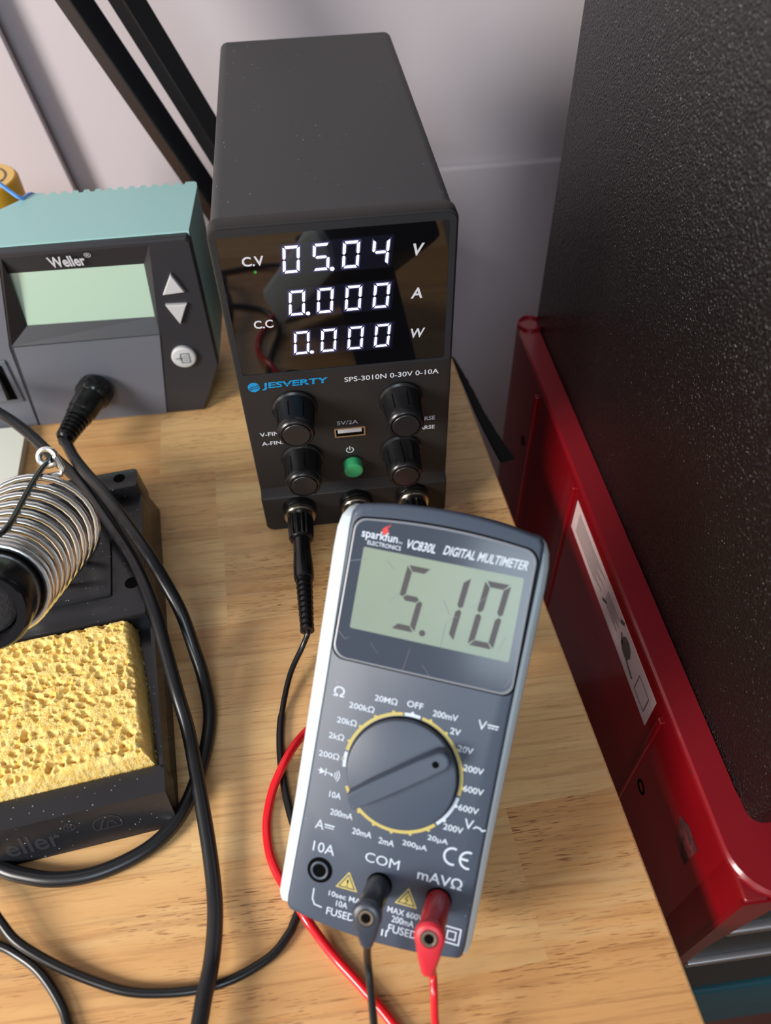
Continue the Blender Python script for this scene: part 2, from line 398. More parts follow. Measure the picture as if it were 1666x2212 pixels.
# desk: butcher block with planks as coloured faces of one slab
def make_desk():
    t = thing('desk', 'butcher block wooden desk top carrying the instruments', 'desk', (0, 0, -760))
    bm = nb(); lay = bm.loops.layers.float_color.new('plank')
    rnd = random.Random(4)
    rowh = 48.4; y_off = None
    # row lines measured in the desk's own frame
    ref = (V((-24, -3.6, 0))-DO).dot(dy)
    rows = range(-7, 8)
    fixed = {1: (V((-55, 60, 0))-DO).dot(dx), 0: (V((-25, 20, 0))-DO).dot(dx), -4: (V((83, -165, 0))-DO).dot(dx)}
    tones = {(0, 0): .25}
    for r_ in rows:
        y0 = max(ref + r_*rowh, -330); y1 = min(ref + (r_+1)*rowh, 322)
        if y1 <= y0: continue
        j0 = fixed.get(r_, -rnd.uniform(60, 320)); js = [-0.9, j0]
        while js[-1] > -800: js.append(js[-1]-rnd.uniform(230, 420))
        js[-1] = -900
        for k in range(len(js)-1):
            f = face(bm, [dk(js[k+1], y0), dk(js[k], y0), dk(js[k], y1), dk(js[k+1], y1)])
            tone = rnd.uniform(0.05, 0.95); pore = rnd.uniform(0.35, 1.0)
            if r_ == -3: tone = 0.15; pore = .3
            if r_ == -4: tone = (0.85, 0.55)[k % 2]; pore = 1.0
            if r_ == -2: tone = 0.35
            if r_ == 1: tone = (0.25, .6)[k % 2]
            if r_ == 0: tone = (0.1, 0.55)[k % 2]
            col = (tone, pore, rnd.random(), 1)
            for l in f.loops: l[lay] = col
    Y0, Y1 = -330, 322
    def quad(p, tone):
        f = face(bm, p)
        for l in f.loops: l[lay] = (tone, .5, .3, 1)
    # eased right edge, then the sides and the underside
    prof = [(-0.9, 0), (-0.3, -0.25), (0, -0.9), (0, -37), (-900, -37), (-900, 0)]
    for (xa, za), (xb, zb) in zip(prof, prof[1:]):
        quad([dk(xa, Y0, za), dk(xb, Y0, zb), dk(xb, Y1, zb), dk(xa, Y1, za)], .5)
    for Y in (Y0, Y1): quad([dk(x, Y, z) for x, z in prof], .5)
    obj('desk_top', bm, 'wood', t, smooth=40)
    for (x, y) in ((-60, -290), (-60, 285), (-850, -290), (-850, 285)):
        q = nb(); loft(q, [[dk(x-25, y-25, z), dk(x+25, y-25, z), dk(x+25, y+25, z), dk(x-25, y+25, z)] for z in (-760, -37)]); obj('leg', q, 'arm', t)
make_desk()

# added board whose slanted edge stands in for the brighter lit wall
b = nb()
e0, e1 = aty(0, 60, 290), aty(172, 424, 290); d = (e1-e0)/(e1.z-e0.z)
top = e0 + d*(420-e0.z); bot = e0 + d*(2-e0.z)
loft(b, [[V((-700, y, 2)), V((bot.x, y, 2)), V((top.x, y, 420)), V((-700, y, 420))] for y in (284, 290)])
tag(obj('lit_wall_board', fixn(b), 'board'), 'added board with a slanted edge standing for the brighter lit wall, behind the yellow roll', 'board')

# ================================================================ RED TOOL CART, CASE, CHEST
CX, CY0, CY1, CZ = 144.3, -188, 120, 20
t = cart = thing('tool_cart', 'red enamelled metal tool cart with a rolled rim, to the right of the desk', 'tool cart', (300, -30, -760))
b = nb()
n = 8
outer = rrect(CX, 520, CY0, CY1, 16, n); inner = rrect(155.6, 505, CY0+22, CY1-2, 12, n)
loft(b, [[V((x, y, z)) for x, y in pl] for pl, z in ((rrect(CX+2.5, 518, CY0+2, CY1-2, 16, n), CZ-3.4), (rrect(CX, 520, CY0, CY1, 16, n), CZ-3), (outer, CZ-1), (rrect(CX+.8, 519, CY0+.8, CY1-.8, 16, n), CZ), (inner, CZ), (inner, CZ-14), (rrect(156, 504, CY0+23, CY1-3, 11, n), CZ-40))], cap1=True)
obj('tray_rim', fixn(b), 'cartrim', t)
b = nb()
box(b, CX+1.2, 517, CY0+14, CY1-3, -700, CZ-2.6, bev=1.0)
box(b, CX+1.2, CX+9, CY0+1.2, CY0+16, -700, CZ-2.6, bev=1.0)
obj('cart_body', b, 'cart', t)
b = nb()      # pressed ribs and lower band of the side panel
def side(px, py): p = atx(px, py, CX+1.2); return p
for (a, c, wd) in (((1162, 855), (1110, 1110), 3.0), ((1243, 1050), (1200, 1180), 3.0), ((1432, 1555), (1335, 1720), 3.0)):
    p = side(*a); y = p.y
    box(b, CX-.3, CX+3, y-wd/2, y+wd/2, -600, p.z, bev=.7)
obj('panel_rib', b, 'cart', t)
for (px, py) in ((1130, 952), (1386, 1700)):
    p = side(px, py); b = nb(); lathe(b, [(3.2, -0.6), (3.2, 0.4), (2.3, 0.4), (2.2, -0.3)], p, (-1, 0, 0), 20); obj('bolt_hole', b, 'dark', t)
# sticker
st = [side(*q) for q in ((1250, 1078), (1236, 1132), (1390, 1566), (1419, 1526))]
zt = (st[0].z+st[3].z)/2; zb = (st[1].z+st[2].z)/2; ya = (st[0].y+st[1].y)/2; yb = (st[2].y+st[3].y)/2
b = nb(); box(b, CX+1.0, CX+1.3, yb, ya, zb, zt); sk = obj('sticker', b, 'sticker', t, smooth=0, label='faded paper warning sticker')
b = nb(); sf = lambda x, y, h: V((CX+.95-h*0.3, ya-x, zb+y))
LW, LH = ya-yb, zt-zb
for k in range(9):
    y = LH*(0.82-0.075*k); stroke(b, [(6, y), (LW*0.42-(k % 3)*4, y)], 0.5, sf)
for k in range(5): stroke(b, [(LW*.47, LH*(.75-.09*k)), (LW*.62-(k % 2)*3, LH*(.75-.09*k))], 0.5, sf)
stroke(b, [(LW*.86, LH*.2), (LW*.96, LH*.2), (LW*.96, LH*.72), (LW*.86, LH*.72)], 0.5, sf, closed=True)
disc(b, LW*.72, LH*.55, 5, sf, n=9); stroke(b, [(LW*.66, LH*.62), (LW*.69, LH*.4), (LW*.77, LH*.3), (LW*.82, LH*.25)], 1.6, sf)
stroke(b, [(LW*.45, LH*.3), (LW*.48, LH*.4)], 1.6, sf); stroke(b, [(LW*.63, LH*.85), (LW*.65, LH*.93)], 2, sf)
obj('sticker_print', b, 'ink', sk, smooth=0)
b = nb(); q = [side(*p) for p in ((1470, 1760), (1462, 1815), (1478, 1870), (1508, 1838), (1490, 1785))]
face(b, [p+V((-.15, 0, 0)) for p in q]); obj('tape_residue', b, 'residue', t, smooth=0)

# tall black case standing in the tray
t = thing('equipment_case', 'tall black pebble-grained case standing in the red tray', 'equipment case', (300, -30, 6))
b = nb()
lo = rrect(155.9, 500, -165.5, 115.0, (5, 5, 1.2, 1.2), 5); ins_ = rrect(158, 498, -163, 113.5, (4, 4, 1, 1), 5)
loft(b, [[V((x, y, z)) for x, y in pl] for pl, z in ((ins_, 6.2), (lo, 9), (lo, 900), (ins_, 903))])
obj('case_shell', fixn(b), 'vinyl', t)

# front post and drawers of the cart
b = nb(); post_ = [(CX+.5, CZ-4), (161, CZ-4), (158, 4), (150, -50), (147.5, -66), (146.4, -200), (CX+.5, -200)]
loft(b, [[V((x, y, z)) for x, z in post_] for y in (CY0+.6, CY0+2.2)]); obj('front_post', fixn(b), 'cart', cart)
b = nb(); box(b, 162, 515, CY0+1.5, CY0+12, -2, CZ-4, bev=1); obj('front_rail', b, 'cart', cart)
for z0, z1 in ((-78, -4), (-160, -82)):
    b = nb(); box(b, 153.6, 514, CY0+3, CY0+13, z0, z1, bev=1.5); dr = obj('drawer_front', b, 'drawer', cart, label='dark drawer front')
    zz = z0-2 if z0 > -100 else None
for z in (-27, -80):
    b = nb(); box(b, 153.8, 513, CY0+.5, CY0+5, z-3.2, z+2.2, bev=1.0); obj('drawer_strip', b, 'alu', cart, label='aluminium pull strip')
b = nb(); box(b, 153, 515, CY0+1, CY0+13, -300, -168, bev=2); obj('drawer_front', b, 'tealmetal', cart, label='teal drawer front')
b = nb(); lathe(b, [(6.9, -1), (6.9, 1.6), (6.5, 1.9), (6.1, 1.6), (6.0, .25), (.1, .25)], (CX+7.3, CY1-7.5, CZ-.2), (0, 0, 1), 32, cap1=False); obj('rim_curl', b, 'cartrim', cart)

# velcro strip hanging at the desk edge
b = nb()
pts = [V((108.8, 116, -1)), V((111.6, 96, -2)), V((114.2, 70, -3)), V((117, 48, -3)), V((119.6, 31, -3))]
cr = crom(pts, 12); loops = []
for i, p in enumerate(cr):
    f = i/(len(cr)-1); wd = 1.2+5.2*f; jt = random.uniform(-.25, .25)
    a_ = V((1, 0.05, 0)); dk_e = p
    loops.append([p+V((-.6, 0, 1.0)), p+V((wd+jt, 0, .6+f)), p+V((wd+jt, 0, -.8+f)), p+V((-.6, 0, -1.5))])
loft(b, loops); tag(obj('velcro_strap', fixn(b), 'velcro', smooth=0), 'frayed black velcro strap sticking out along the right edge of the desk', 'strap')

# ================================================================ BLACK TWIN ARM behind the power supply
t = thing('folding_arm', 'pair of parallel black square tubes slanting down behind the power supply', 'lamp arm', (14, 212, 0))
def sq_tube(p, q, wd, dp):
    d = (q-p).normalized(); X = V((0, 1, 0)).cross(d).normalized()
    X = X.normalized(); Y = d.cross(X).normalized(); bm = nb()
    # turned so that one face looks left, the other to the front
    a = R(44); X2 = X*cos(a)+Y*sin(a); Y2 = -X*sin(a)+Y*cos(a)
    loft(bm, [[c+X2*sx*wd/2+Y2*sy*dp/2 for sx, sy in rr_] for c in (p, q) for rr_ in [[(-.9, -1), (.9, -1), (1, -.9), (1, .9), (.9, 1), (-.9, 1), (-1, .9), (-1, -.9)]]])
    return fixn(bm)
for (a0, a1) in (((161, 0), (440, 410)), ((275, 0), (478, 330))):
    p, q = aty(*a0, 205), aty(*a1, 205); dd = (p-q); p = q+dd*2.4; q = q-dd*0.32
    obj('arm_tube', sq_tube(p, q, 12.5, 12), 'arm', t)
b = nb(); lathe(b, [(30, 0), (30, 5), (28, 7), (9, 7), (9, 58), (7, 60)], (16, 214, 0.0), (0, 0, 1), 40); obj('arm_base', b, 'arm', t)

# ================================================================ YELLOW ROLL + BLUE WIRE + WHITE BLOCK
yp = at(-47, 388, 92)
t = thing('tape_roll', 'yellow roll behind the teal soldering station at the left edge', 'tape roll', (yp.x, yp.y, 0))
b = nb(); lathe(b, [(19, 0), (20, 1.5), (20, 45), (19.6, 46), (20, 47), (20, 90.5), (19, 92), (.1, 92), (.1, 0)], (yp.x, yp.y, 0), (0, 0, 1), 48); obj('tape', b, 'yellow', t)
b = nb(); lathe(b, [(18.5, 92.02), (18.5, 92.3), (.1, 92.3)], (yp.x, yp.y, 0), (0, 0, 1), 40); lab = obj('top_label', b, 'yellowtop', t)
b = nb(); yf = lambda x, y, h: V((yp.x+x, yp.y+y, 92.35+h))
stroke(b, arc(0, 0, 14, -20, 60, 6), 1.2, yf); stroke(b, [(11, -7), (13, -3)], 1, yf); obj('marking', b, 'ink', lab, smooth=0)
b = nb(); tube(b, [at(-60, 360, 118), at(-10, 390, 112), at(20, 412, 107), at(47, 428, 102.5), (-99, 148, 98), (-92, 155, 80), (-88, 160, 40), (-86, 175, 1.2), (-70, 200, 1.2)], 0.95, 8)
tag(obj('blue_wire', b, 'bluewire'), 'thin blue wire passing in front of the yellow roll', 'wire')
b = nb()
wp = [at(-80, 905, 4), at(17, 910, 4), at(57, 945, 4), at(42, 1040, 4), at(-80, 1040, 4)]
poly = [V((-175, 84, 0)), V((-126.3, 84, 0)), V((-125.2, 78, 0)), V((-123.0, 46, 0)), V((-128, 20, 0)), V((-175, 20, 0))]
loft(b, [[p+V((0, 0, z)) for p in poly] for z in (0.3, 5.5)]); 
tag(obj('plastic_tray', fixn(b), 'paper', smooth=0), 'flat off-white slab lying in front of the soldering station at the left edge', 'tray')

# ================================================================ SOLDERING STATION
WX0, WX1, WY = -163.0, -19.7, 89.0
wf = lambda x, z, h: V((x, WY-h, z))
t = thing('soldering_station', 'teal and dark grey soldering station with a blank green display', 'soldering station', (-90, 115, 0))
front = [(WX0+13, .6), (-33, .6), (-19.9, 30), (-19.9, 101), (WX0, 101), (WX0, 30)]
# teal shell: closed body with notched rear edge and a cut rear left corner
b = nb()
yb = 142.0
def topline(z, grow=0.0):
    pts = [(WX0+.5, WY+5), (-20.2, WY+5), (-18.2, yb-6), (-18.6, yb-1.5), (-19.8, yb)]
    xs = -24.0
    while xs > -93:
        pts += [(xs, yb), (xs-.4, yb-2.4), (xs-2.4, yb-2.4), (xs-3.0, yb)]; xs -= 5.45
    pts += [(-97, yb), (-112, yb-15), (WX0+.5, yb-15)]
    return pts
tl = topline(0)
loft(b, [[V((x, y, z)) for x, y in tl] for z in (2, 98.6, 101.6)])
bmesh.ops.recalc_face_normals(b, faces=b.faces[:])
pn = V((30, 0, -13.1)).normalized()
r_ = bmesh.ops.bisect_plane(b, geom=b.verts[:]+b.edges[:]+b.faces[:], dist=1e-5, plane_co=(-19.2, 0, 30), plane_no=pn, clear_outer=True)
bmesh.ops.edgeloop_fill(b, edges=[e for e in r_['geom_cut'] if isinstance(e, bmesh.types.BMEdge)])
r_ = bmesh.ops.bisect_plane(b, geom=b.verts[:]+b.edges[:]+b.faces[:], dist=1e-5, plane_co=(WX0+1, 0, 30), plane_no=V((-30, 0, -13.1)).normalized(), clear_outer=True)
bmesh.ops.edgeloop_fill(b, edges=[e for e in r_['geom_cut'] if isinstance(e, bmesh.types.BMEdge)])
bmesh.ops.recalc_face_normals(b, faces=b.faces[:])
obj('shell', b, 'teal', t, smooth=20)
# front moulding with the sloping display recess
b = nb()
rec_o = [(-116.5, 52.0), (-45.0, 51.6), (-38.3, 98.9), (-103.3, 98.3)]
rec_i = [(-106.6, 60.2), (-45.9, 58.9), (-43.8, 87.5), (-104.6, 88.2)]
def qloft(bm, A, ha, B, hb):
    for i in range(len(A)):
        j = (i+1) % len(A); face(bm, [wf(*A[i], ha), wf(*A[j], ha), wf(*B[j], hb), wf(*B[i], hb)])
outl = [(-150, .6), (-33, .6), (-19.9, 30), (-19.9, 98.5), (-21.5, 100.8), (WX0+2, 100.8), (WX0, 98), (WX0, 30)]
loft(b, [[wf(x, z, h) for x, z in outl] for h in (-6, -.8)], cap1=False)
ins2 = [(-149.5, 1.2), (-33.5, 1.2), (-20.6, 30.3), (-20.6, 98.2), (-22, 100.1), (WX0+2.4, 100.1), (WX0+.7, 97.6), (WX0+.7, 30.4)]
loft(b, [[wf(x, z, -.8) for x, z in outl], [wf(x, z, 0) for x, z in ins2]], cap0=False, cap1=False)
# face sheet around the recess, in strips
cutL = [(WX0+.7, 30.4), (WX0+.7, 97.6), (WX0+2.4, 100.1)]
face(b, [wf(*p, 0) for p in [(-149.5, 1.2), (-33.5, 1.2), (-20.6, 30.3), (-45.0, 51.6), (-116.5, 52.0), (WX0+.7, 30.4)]])
face(b, [wf(*p, 0) for p in [(-45.0, 51.6), (-20.6, 30.3), (-20.6, 98.2), (-22, 100.1), (-38.3, 98.9)]])
face(b, [wf(*p, 0) for p in [(-22, 100.1), (WX0+2.4, 100.1), (-103.3, 98.3), (-38.3, 98.9)]])
face(b, [wf(*p, 0) for p in [(-116.5, 52.0), (-103.3, 98.3), (WX0+2.4, 100.1), (WX0+.7, 97.6), (WX0+.7, 30.4)]])
fr_ = obj('front_panel', b, 'wdark', t, smooth=15)
b = nb(); qloft(b, rec_o, 0.0, rec_i, -4.5); obj('display_recess', b, 'wdark', t, smooth=0)
b = nb(); loft(b, [[wf(x, z, h) for x, z in rec_i] for h in (-7, -4.5)]); lcd = obj('display', b, 'wlcd', t, smooth=0, label='blank pale green display')
b = nb(); loft(b, [[wf(x, z, h) for x, z in [(-120.3, 1.4), (-53.3, 1.4), (-45.0, 51.2), (-115.6, 51.5)]] for h in (-1, .5)]); obj('lower_panel', fixn(b), 'wface', t, smooth=0)
b = nb(); loft(b, [[wf(x, z, h) for x, z in [(-148.5, 1.4), (-121.6, 1.4), (-117.6, 51.6), (-105.0, 97.0), (WX0+3, 97), (WX0+1.4, 31)]] for h in (-1, .35)]); obj('side_panel', fixn(b), 'wface', t, smooth=0)
b = nb(); lf = lambda x, y, h: V((x, 92.1-h-(y-88)*.36, y))
text(b, 'Weller', -84.2, -68.2, 90.6, 97.2, lf, h=.4, bold=0.028); text(b, '®', -67.6, -64.6, 95.3, 98.2, lf, h=.4)
obj('logo', b, 'print', fr_, smooth=0)
for pts in ([(-31.9, 84.5), (-37.9, 74.0), (-27.5, 74.6)], [(-33.3, 57.2), (-38.1, 68.5), (-28.0, 68.0)]):
    b = nb(); cx = sum(p[0] for p in pts)/3; cz = sum(p[1] for p in pts)/3
    poly_prism(b, [(x, z) for x, z in pts], -.5, 2.0, wf, bev=.7); obj('arrow_button', fixn(b), 'wbtn', t, smooth=0)
b = nb(); lathe(b, [(6.2, -.5), (6.2, 1.6), (5.8, 2.1), (5.2, 2.3)], (-36, WY, 37.5), (0, -1, 0), 36); rb = obj('menu_button', b, 'wbtn', t)
b = nb(); bf = lambda x, z, h: V((-36+x, WY-2.3-h, 37.5+z))
stroke(b, [(-1.2, -2.7), (3, -2.7), (3, 2.7), (-1.2, 2.7)], .5, bf, closed=True)
for k in (-1.2, 0, 1.2): stroke(b, [(-.2, k), (2.2, k)], .4, bf)
stroke(b, [(-3.8, 0), (-.6, 0)], .5, bf); stroke(b, [(-1.9, -1), (-.9, 0), (-1.9, 1)], .45, bf)
obj('menu_symbol', b, 'wbtng', rb, smooth=0)
b = nb(); box(b, -144, -122.0, WY-1.4, WY+.5, 18.5, 45, bev=.8); sw = obj('power_switch', b, 'wface', t)
b = nb(); box(b, -142, -124.8, WY-1.9, WY-1.0, 21, 42.5, bev=.3); obj('switch_recess', b, 'dark', sw)
b = nb(); loft(b, [[V((x, WY-1.2, 23)), V((x, WY-1.2, 41)), V((x, WY-3.2, 40.5)), V((x, WY-6.0, 24))] for x in (-141, -128)]); obj('rocker', fixn(b), 'wface', sw)
# ================================================================ POWER SUPPLY
t = thing('bench_power_supply', 'black bench power supply with three glowing white number rows and four knobs', 'power supply', (42, 88, 0))
pf = lambda x, z, h: V((x, -h, z))
b = nb()
cl = lambda i, r: rrect(.7+i, 83.3-i, 1.6+i, 150.7-i, r, 6)
loft(b, [[V((x, y, z)) for x, z in cl(i, r)] for i, y, r in ((.0, 7.2, 4), (0, 176.6, 4), (.6, 178, 3.6), (1.6, 178.6, 3))])
obj('case', fixn(b), 'psu_case', t)
b = nb(); loft(b, [[V((x, y, z)) for x, z in cl(i, 3.6)] for i, y in ((.8, 6), (.8, 8))]); obj('case_seam', fixn(b), 'dark', t)
b = nb()
o_ = lambda i, r: rrect(i, 84-i, 0+i, 151.4-i, r, 6)
loft(b, [[V((x, y, z)) for x, z in o_(i, r)] for i, y, r in ((.2, 6.4, 4), (0, 5.8, 4), (0, .8, 4), (.3, .2, 3.8), (.9, 0, 3.4))], cap1=True)
# raised lower terminal panel
loA = rrect(.35, 83.65, .6, 28.0, (3.6, 3.6, .4, .4), 6); loB = rrect(-.2, 84.2, .3, 22.4, (3.6, 3.6, .5, .5), 6); loC = rrect(.4, 83.6, .8, 21.9, (3.2, 3.2, .4, .4), 6)
loft(b, [[V((x, y, z)) for x, z in pl] for pl, y in ((loA, 0.3), (loB, -1.6), (loC, -2.1))], cap0=False)
fp = obj('front_panel', fixn(b), 'psu_front', t)
b = nb()      # bezel lip round the window
R0 = rrect(.9, 83.1, 89.6, 150.5, (.8, .8, 3.4, 3.4), 6); R1 = rrect(2.6, 80.9, 90.8, 147.7, .8, 6)
loft(b, [[V((x, y, z)) for x, z in pl] for pl, y in ((R0, 0.1), (R0, -.35), (R1, -.35), (R1, .2))], cap0=False, cap1=False)
obj('window_bezel', fixn(b), 'psu_bezel', t)
b = nb(); loft(b, [[V((x, y, z)) for x, z in rrect(2.4, 81, 90.6, 147.9, .8, 6)] for y in (.4, -.12)]); gl = obj('display_window', fixn(b), 'glass', t, smooth=0)
gf = lambda x, z, h: V((x, -.14-h, z))
rows = [(137.9, 10.4, 7.0, (26.6, 36.8, 47.0, 57.2), '0504', (40.2, 133.1)), (120.8, 10.5, 6.3, (26.7, 36.8, 46.9, 57.0), '0000', (30.2, 116.1)), (103.6, 10.5, 6.3, (26.6, 36.7, 46.8, 56.9), '0000', (30.0, 99.0))]
for z, ht, wd, xs, s, dot in rows:
    b = nb()
    for x, ch in zip(xs, s): seg7(b, ch, x, z, 5.6, ht-.5, .84, .11, gf, h=.08, g=.5)
    disc(b, dot[0], dot[1], .72, gf, .08)
    q = nb()
    for x, ch in zip(xs, s): seg7(q, ch, x, z, 6.5, ht+.4, 1.75, .11, gf, h=.05, g=.1)
    disc(q, dot[0], dot[1], .95, gf, .05); obj('digit_glow', q, 'halo', gl, smooth=0)
    q = nb(); xa, xb = xs[0]-4.2, xs[-1]+4.3; zz = ht/2+.9
    face(q, [gf(xa-.11*zz, z-zz, .02), gf(xb-.11*zz, z-zz, .02), gf(xb+.11*zz, z+zz, .02), gf(xa+.11*zz, z+zz, .02)]); obj('digit_module', q, 'module', gl, smooth=0)
    obj('lit_digits', b, 'led', gl, smooth=0)
b = nb()
for s, x0, x1, y0, y1, sh in (('C.V', 10.0, 17.4, 136.6, 140.2, .0), ('C.C', 10.2, 17.2, 111.4, 114.9, 0), ('V', 68.0, 72.0, 135.4, 140, .2), ('A', 67.9, 72.2, 118.4, 122.8, .15), ('W', 67.4, 72.9, 101.2, 105.4, .15)):
    text(b, s, x0, x1, y0, y1, gf, h=.05, shear=sh, bold=.022)
    obj('mode_lettering' if s[0] == 'C' else 'unit_letter', b, 'print', gl, smooth=0); b = nb()
b.free()
b = nb(); disc(b, 13.9, 134.3, .55, gf, .05); obj('indicator_light', b, 'greenled', gl, smooth=0)
b = nb()
text(b, 'SPS-3010N 0-30V 0-10A', 41.4, 79.0, 83.0, 85.4, pf, bold=.012)
obj('model_lettering', b, 'print', fp, smooth=0); b = nb()
text(b, '5V/2A', 36.9, 45.6, 60.6, 62.7, pf)
obj('port_lettering', b, 'print', fp, smooth=0); b = nb()
text(b, 'V-FINE', 4.6, 14.4, 58.3, 60.5, pf, bold=.012); obj('knob_caption', b, 'print', fp, smooth=0); b = nb(); text(b, 'A-FINE', 4.7, 14.6, 53.2, 55.3, pf, bold=.012)
obj('knob_caption', b, 'print', fp, smooth=0); b = nb()
text(b, 'V-COARSE', 64.0, 78.2, 58.6, 60.8, pf, bold=.012); obj('knob_caption', b, 'print', fp, smooth=0); b = nb(); text(b, 'A-COARSE', 64.0, 78.2, 53.5, 55.6, pf, bold=.012)
obj('knob_caption', b, 'print', fp, smooth=0); b = nb()
stroke(b, arc(41.4, 45.8, 1.5, 125, 415, 16), .42, pf); stroke(b, [(41.4, 45.9), (41.4, 47.8)], .42, pf, h=.08)
obj('power_symbol', b, 'print', fp, smooth=0)
b = nb()
disc(b, 5.9, 84.6, 2.35, pf, .05); text(b, 'JESVERTY', 9.2, 35.0, 82.7, 86.4, pf, bold=.03, shear=.12)
obj('logo', b, 'printblue', fp, smooth=0)
b = nb(); stroke(b, [(3.9, 83.9), (5.2, 84.8), (6.6, 84.9), (7.9, 85.6)], .32, pf, h=.09); stroke(b, [(4.0, 83.0), (5.2, 83.9), (6.8, 84.0), (8.1, 84.7)], .3, pf, h=.09)
stroke(b, [(9.0, 84.4), (35.2, 84.7)], .22, pf, h=.1)
obj('logo_cuts', b, 'psu_front', fp, smooth=0)
# knobs
def knob(x, z, ang, ylen=16.5, prof=None):
    b = nb()
    lathe(b, [(9.0, 0), (9.2, .6), (9.1, 1.4), (8.25, 2.0), (8.05, 3), (7.35, 12.6), (7.55, 13.4), (7.5, 14.6), (7.1, 15.8), (6.4, ylen-.1), (5.9, ylen-.1), (5.75, ylen-1.0)], (x, 0, z), (0, -1, 0), 48)
    k = obj('control_knob', b, 'knob', t)
    for i in range(8):
        a = R(ang)+2*pi*i/8; b = nb()
        q = []
        X = V((cos(a), 0, sin(a))); Y = V((-sin(a), 0, cos(a)))
        if i:
            loft(b, [[V((x, 0, z))+X*r_+Y*(sg*.28)+V((0, -y_, 0)) for sg in (-1, 1) for r_ in ((rr-.5, rr) if sg < 0 else (rr, rr-.5))] for rr, y_ in ((7.98, 4.6), (7.42, 12.4))])
            obj('groove_shade', fixn(b), 'dark', k)  # flush black strip paints the shade inside a grip groove
        else:
            loft(b, [[V((x, 0, z))+X*r_+Y*(sg*w_)+V((0, -y_, 0)) for sg in (-1, 1) for r_ in ((rr-.6, rr) if sg < 0 else (rr, rr-.6))] for rr, y_, w_ in ((8.4, 3.5, .5), (7.95, 13.0, .8), (7.9, 14.8, .8), (7.3, 16.2, .5))])
            obj('pointer_rib', fixn(b), 'knob', k)
    b = nb(); lathe(b, [(5.45, ylen-1), (5.45, ylen), (5.2, ylen+.25), (3, ylen+.3), (.01, ylen+.3)], (x, 0, z), (0, -1, 0), 40, cap1=False)
    obj('knob_cap', b, 'cap', k)
for x, z, a in ((20.5, 72.4, -75), (63.6, 71.7, -105), (20.5, 43.5, -55), (63.5, 43.0, 100)): knob(x, z, a)
# usb socket and button
b = nb(); loft(b, [[V((x, y, z)) for x, z in rrect(*q, .4, 3)] for q, y in (((35.5, 48.5, 54.0, 59.0), .2), ((35.5, 48.5, 54.0, 59.0), -.5), ((36.1, 47.9, 54.6, 58.4), -.5), ((36.1, 47.9, 54.6, 58.4), .15))], cap0=False, cap1=False)
u = obj('usb_socket', fixn(b), 'usbmetal', t)
b = nb(); box(b, 36.1, 47.9, -.2, -.05, 54.6, 58.4); obj('socket_opening', b, 'dark', u)
b = nb(); box(b, 36.9, 47.0, -.45, -.1, 56.2, 58.2, bev=.1); obj('socket_tongue', b, 'usbtongue', u)
b = nb(); lathe(b, [(5.1, 0), (5.1, .35), (4.4, .4), (4.3, .1)], (42.2, 0, 37.2), (0, -1, 0), 36); k = obj('button_ring', b, 'knob', t)
b = nb(); lathe(b, [(4.2, 0), (4.2, 4.0), (4.05, 4.5), (3.6, 4.8), (2, 4.95), (.01, 5)], (42.2, 0, 37.2), (0, -1, 0), 40, cap1=False); obj('power_button', b, 'green', t, label='round green power button')
# binding posts
def post(x, z):
    b = nb(); lathe(b, [(7.6, 2.0), (7.6, 4.4), (7.2, 5.0), (6.2, 5.0)], (x, 0, z), (0, -1, 0), 44); p = obj('binding_post', b, 'plug', t)
    b = nb(); lathe(b, [(6.4, 5), (7.0, 5.6), (7.1, 7.6), (6.7, 8.2), (5.9, 8.2)], (x, 0, z), (0, -1, 0), 44); obj('metal_ring', b, 'nickel', p)
    fl = lambda r, h, a: r*(1+.05*(1 if math.sin(a*14) > 0 else -1)) if 9.5 < h < 20.6 else r
    b = nb(); lathe(b, [(5.5, 8.2), (5.6, 9.4), (5.6, 9.6), (5.2, 20.4), (5.1, 20.8), (4.6, 21.6), (3.9, 21.8)], (x, 0, z), (0, -1, 0), 84, mod=fl); obj('knurled_cap', b, 'plug', p, smooth=30)
for x, z in ((16.2, 14.3), (42.2, 15.0), (68.2, 15.4)): post(x, z)
for x in (9, 75):
    for y in (14, 168):
        b = nb(); lathe(b, [(5, 0), (5.2, .3), (5.2, 2)], (x, y, 0), (0, 0, 1), 24); obj('rubber_foot', b, 'rubber', t)

# ================================================================ IRON STAND
SA = R(6.8); SO = V((-34, -134, 0)); sx = V((cos(SA), sin(SA), 0)); sy = V((-sin(SA), cos(SA), 0))
sf = lambda x, y, z: SO + sx*x + sy*y + V((0, 0, z))
t = thing('iron_stand', 'black plastic soldering iron stand with a sponge tray and round emblem', 'iron stand', tuple(sf(-45, 75, 0)))
SW = -92.0
b = nb()
def ring(x0, x1, y0, y1, z, r=3): return [sf(x, y, z) for x, y in rrect(x0, x1, y0, y1, r, 4)]
# stepped top built from slabs with a common tapering skirt
def sl(x0, x1, y0, y1, z0, z1, r=2.0, tp=1.2, bev=.6):
    loft(b, [ring(x0-tp if x0 < -60 else x0, x1+tp, y0-(tp if y0 < 10 else 0), y1+tp*(y1 > 140), z0, r), ring(x0, x1, y0, y1, z1-bev, r), ring(x0+bev*.4, x1-bev*.4, y0+bev*.4, y1-bev*.4, z1-bev*.25, r), ring(x0+bev, x1-bev, y0+bev, y1-bev, z1, r)])
loft(b, [ring(SW-2, 0, 0, 155, 0, 1.5), ring(SW, -2.2, 5, 153, 13.0, 1.5)], cap1=True)
sl(SW, -2.8, 77, 143.5, 12.9, 24, 1.2)                      # middle deck
sl(SW, -3.2, 142.6, 154.2, 12.9, 30, 1.6)                   # rear block
sl(SW+20, -16.2, 88.5, 118, 23.5, 25.4, 1.0, 0.2)           # raised plinth
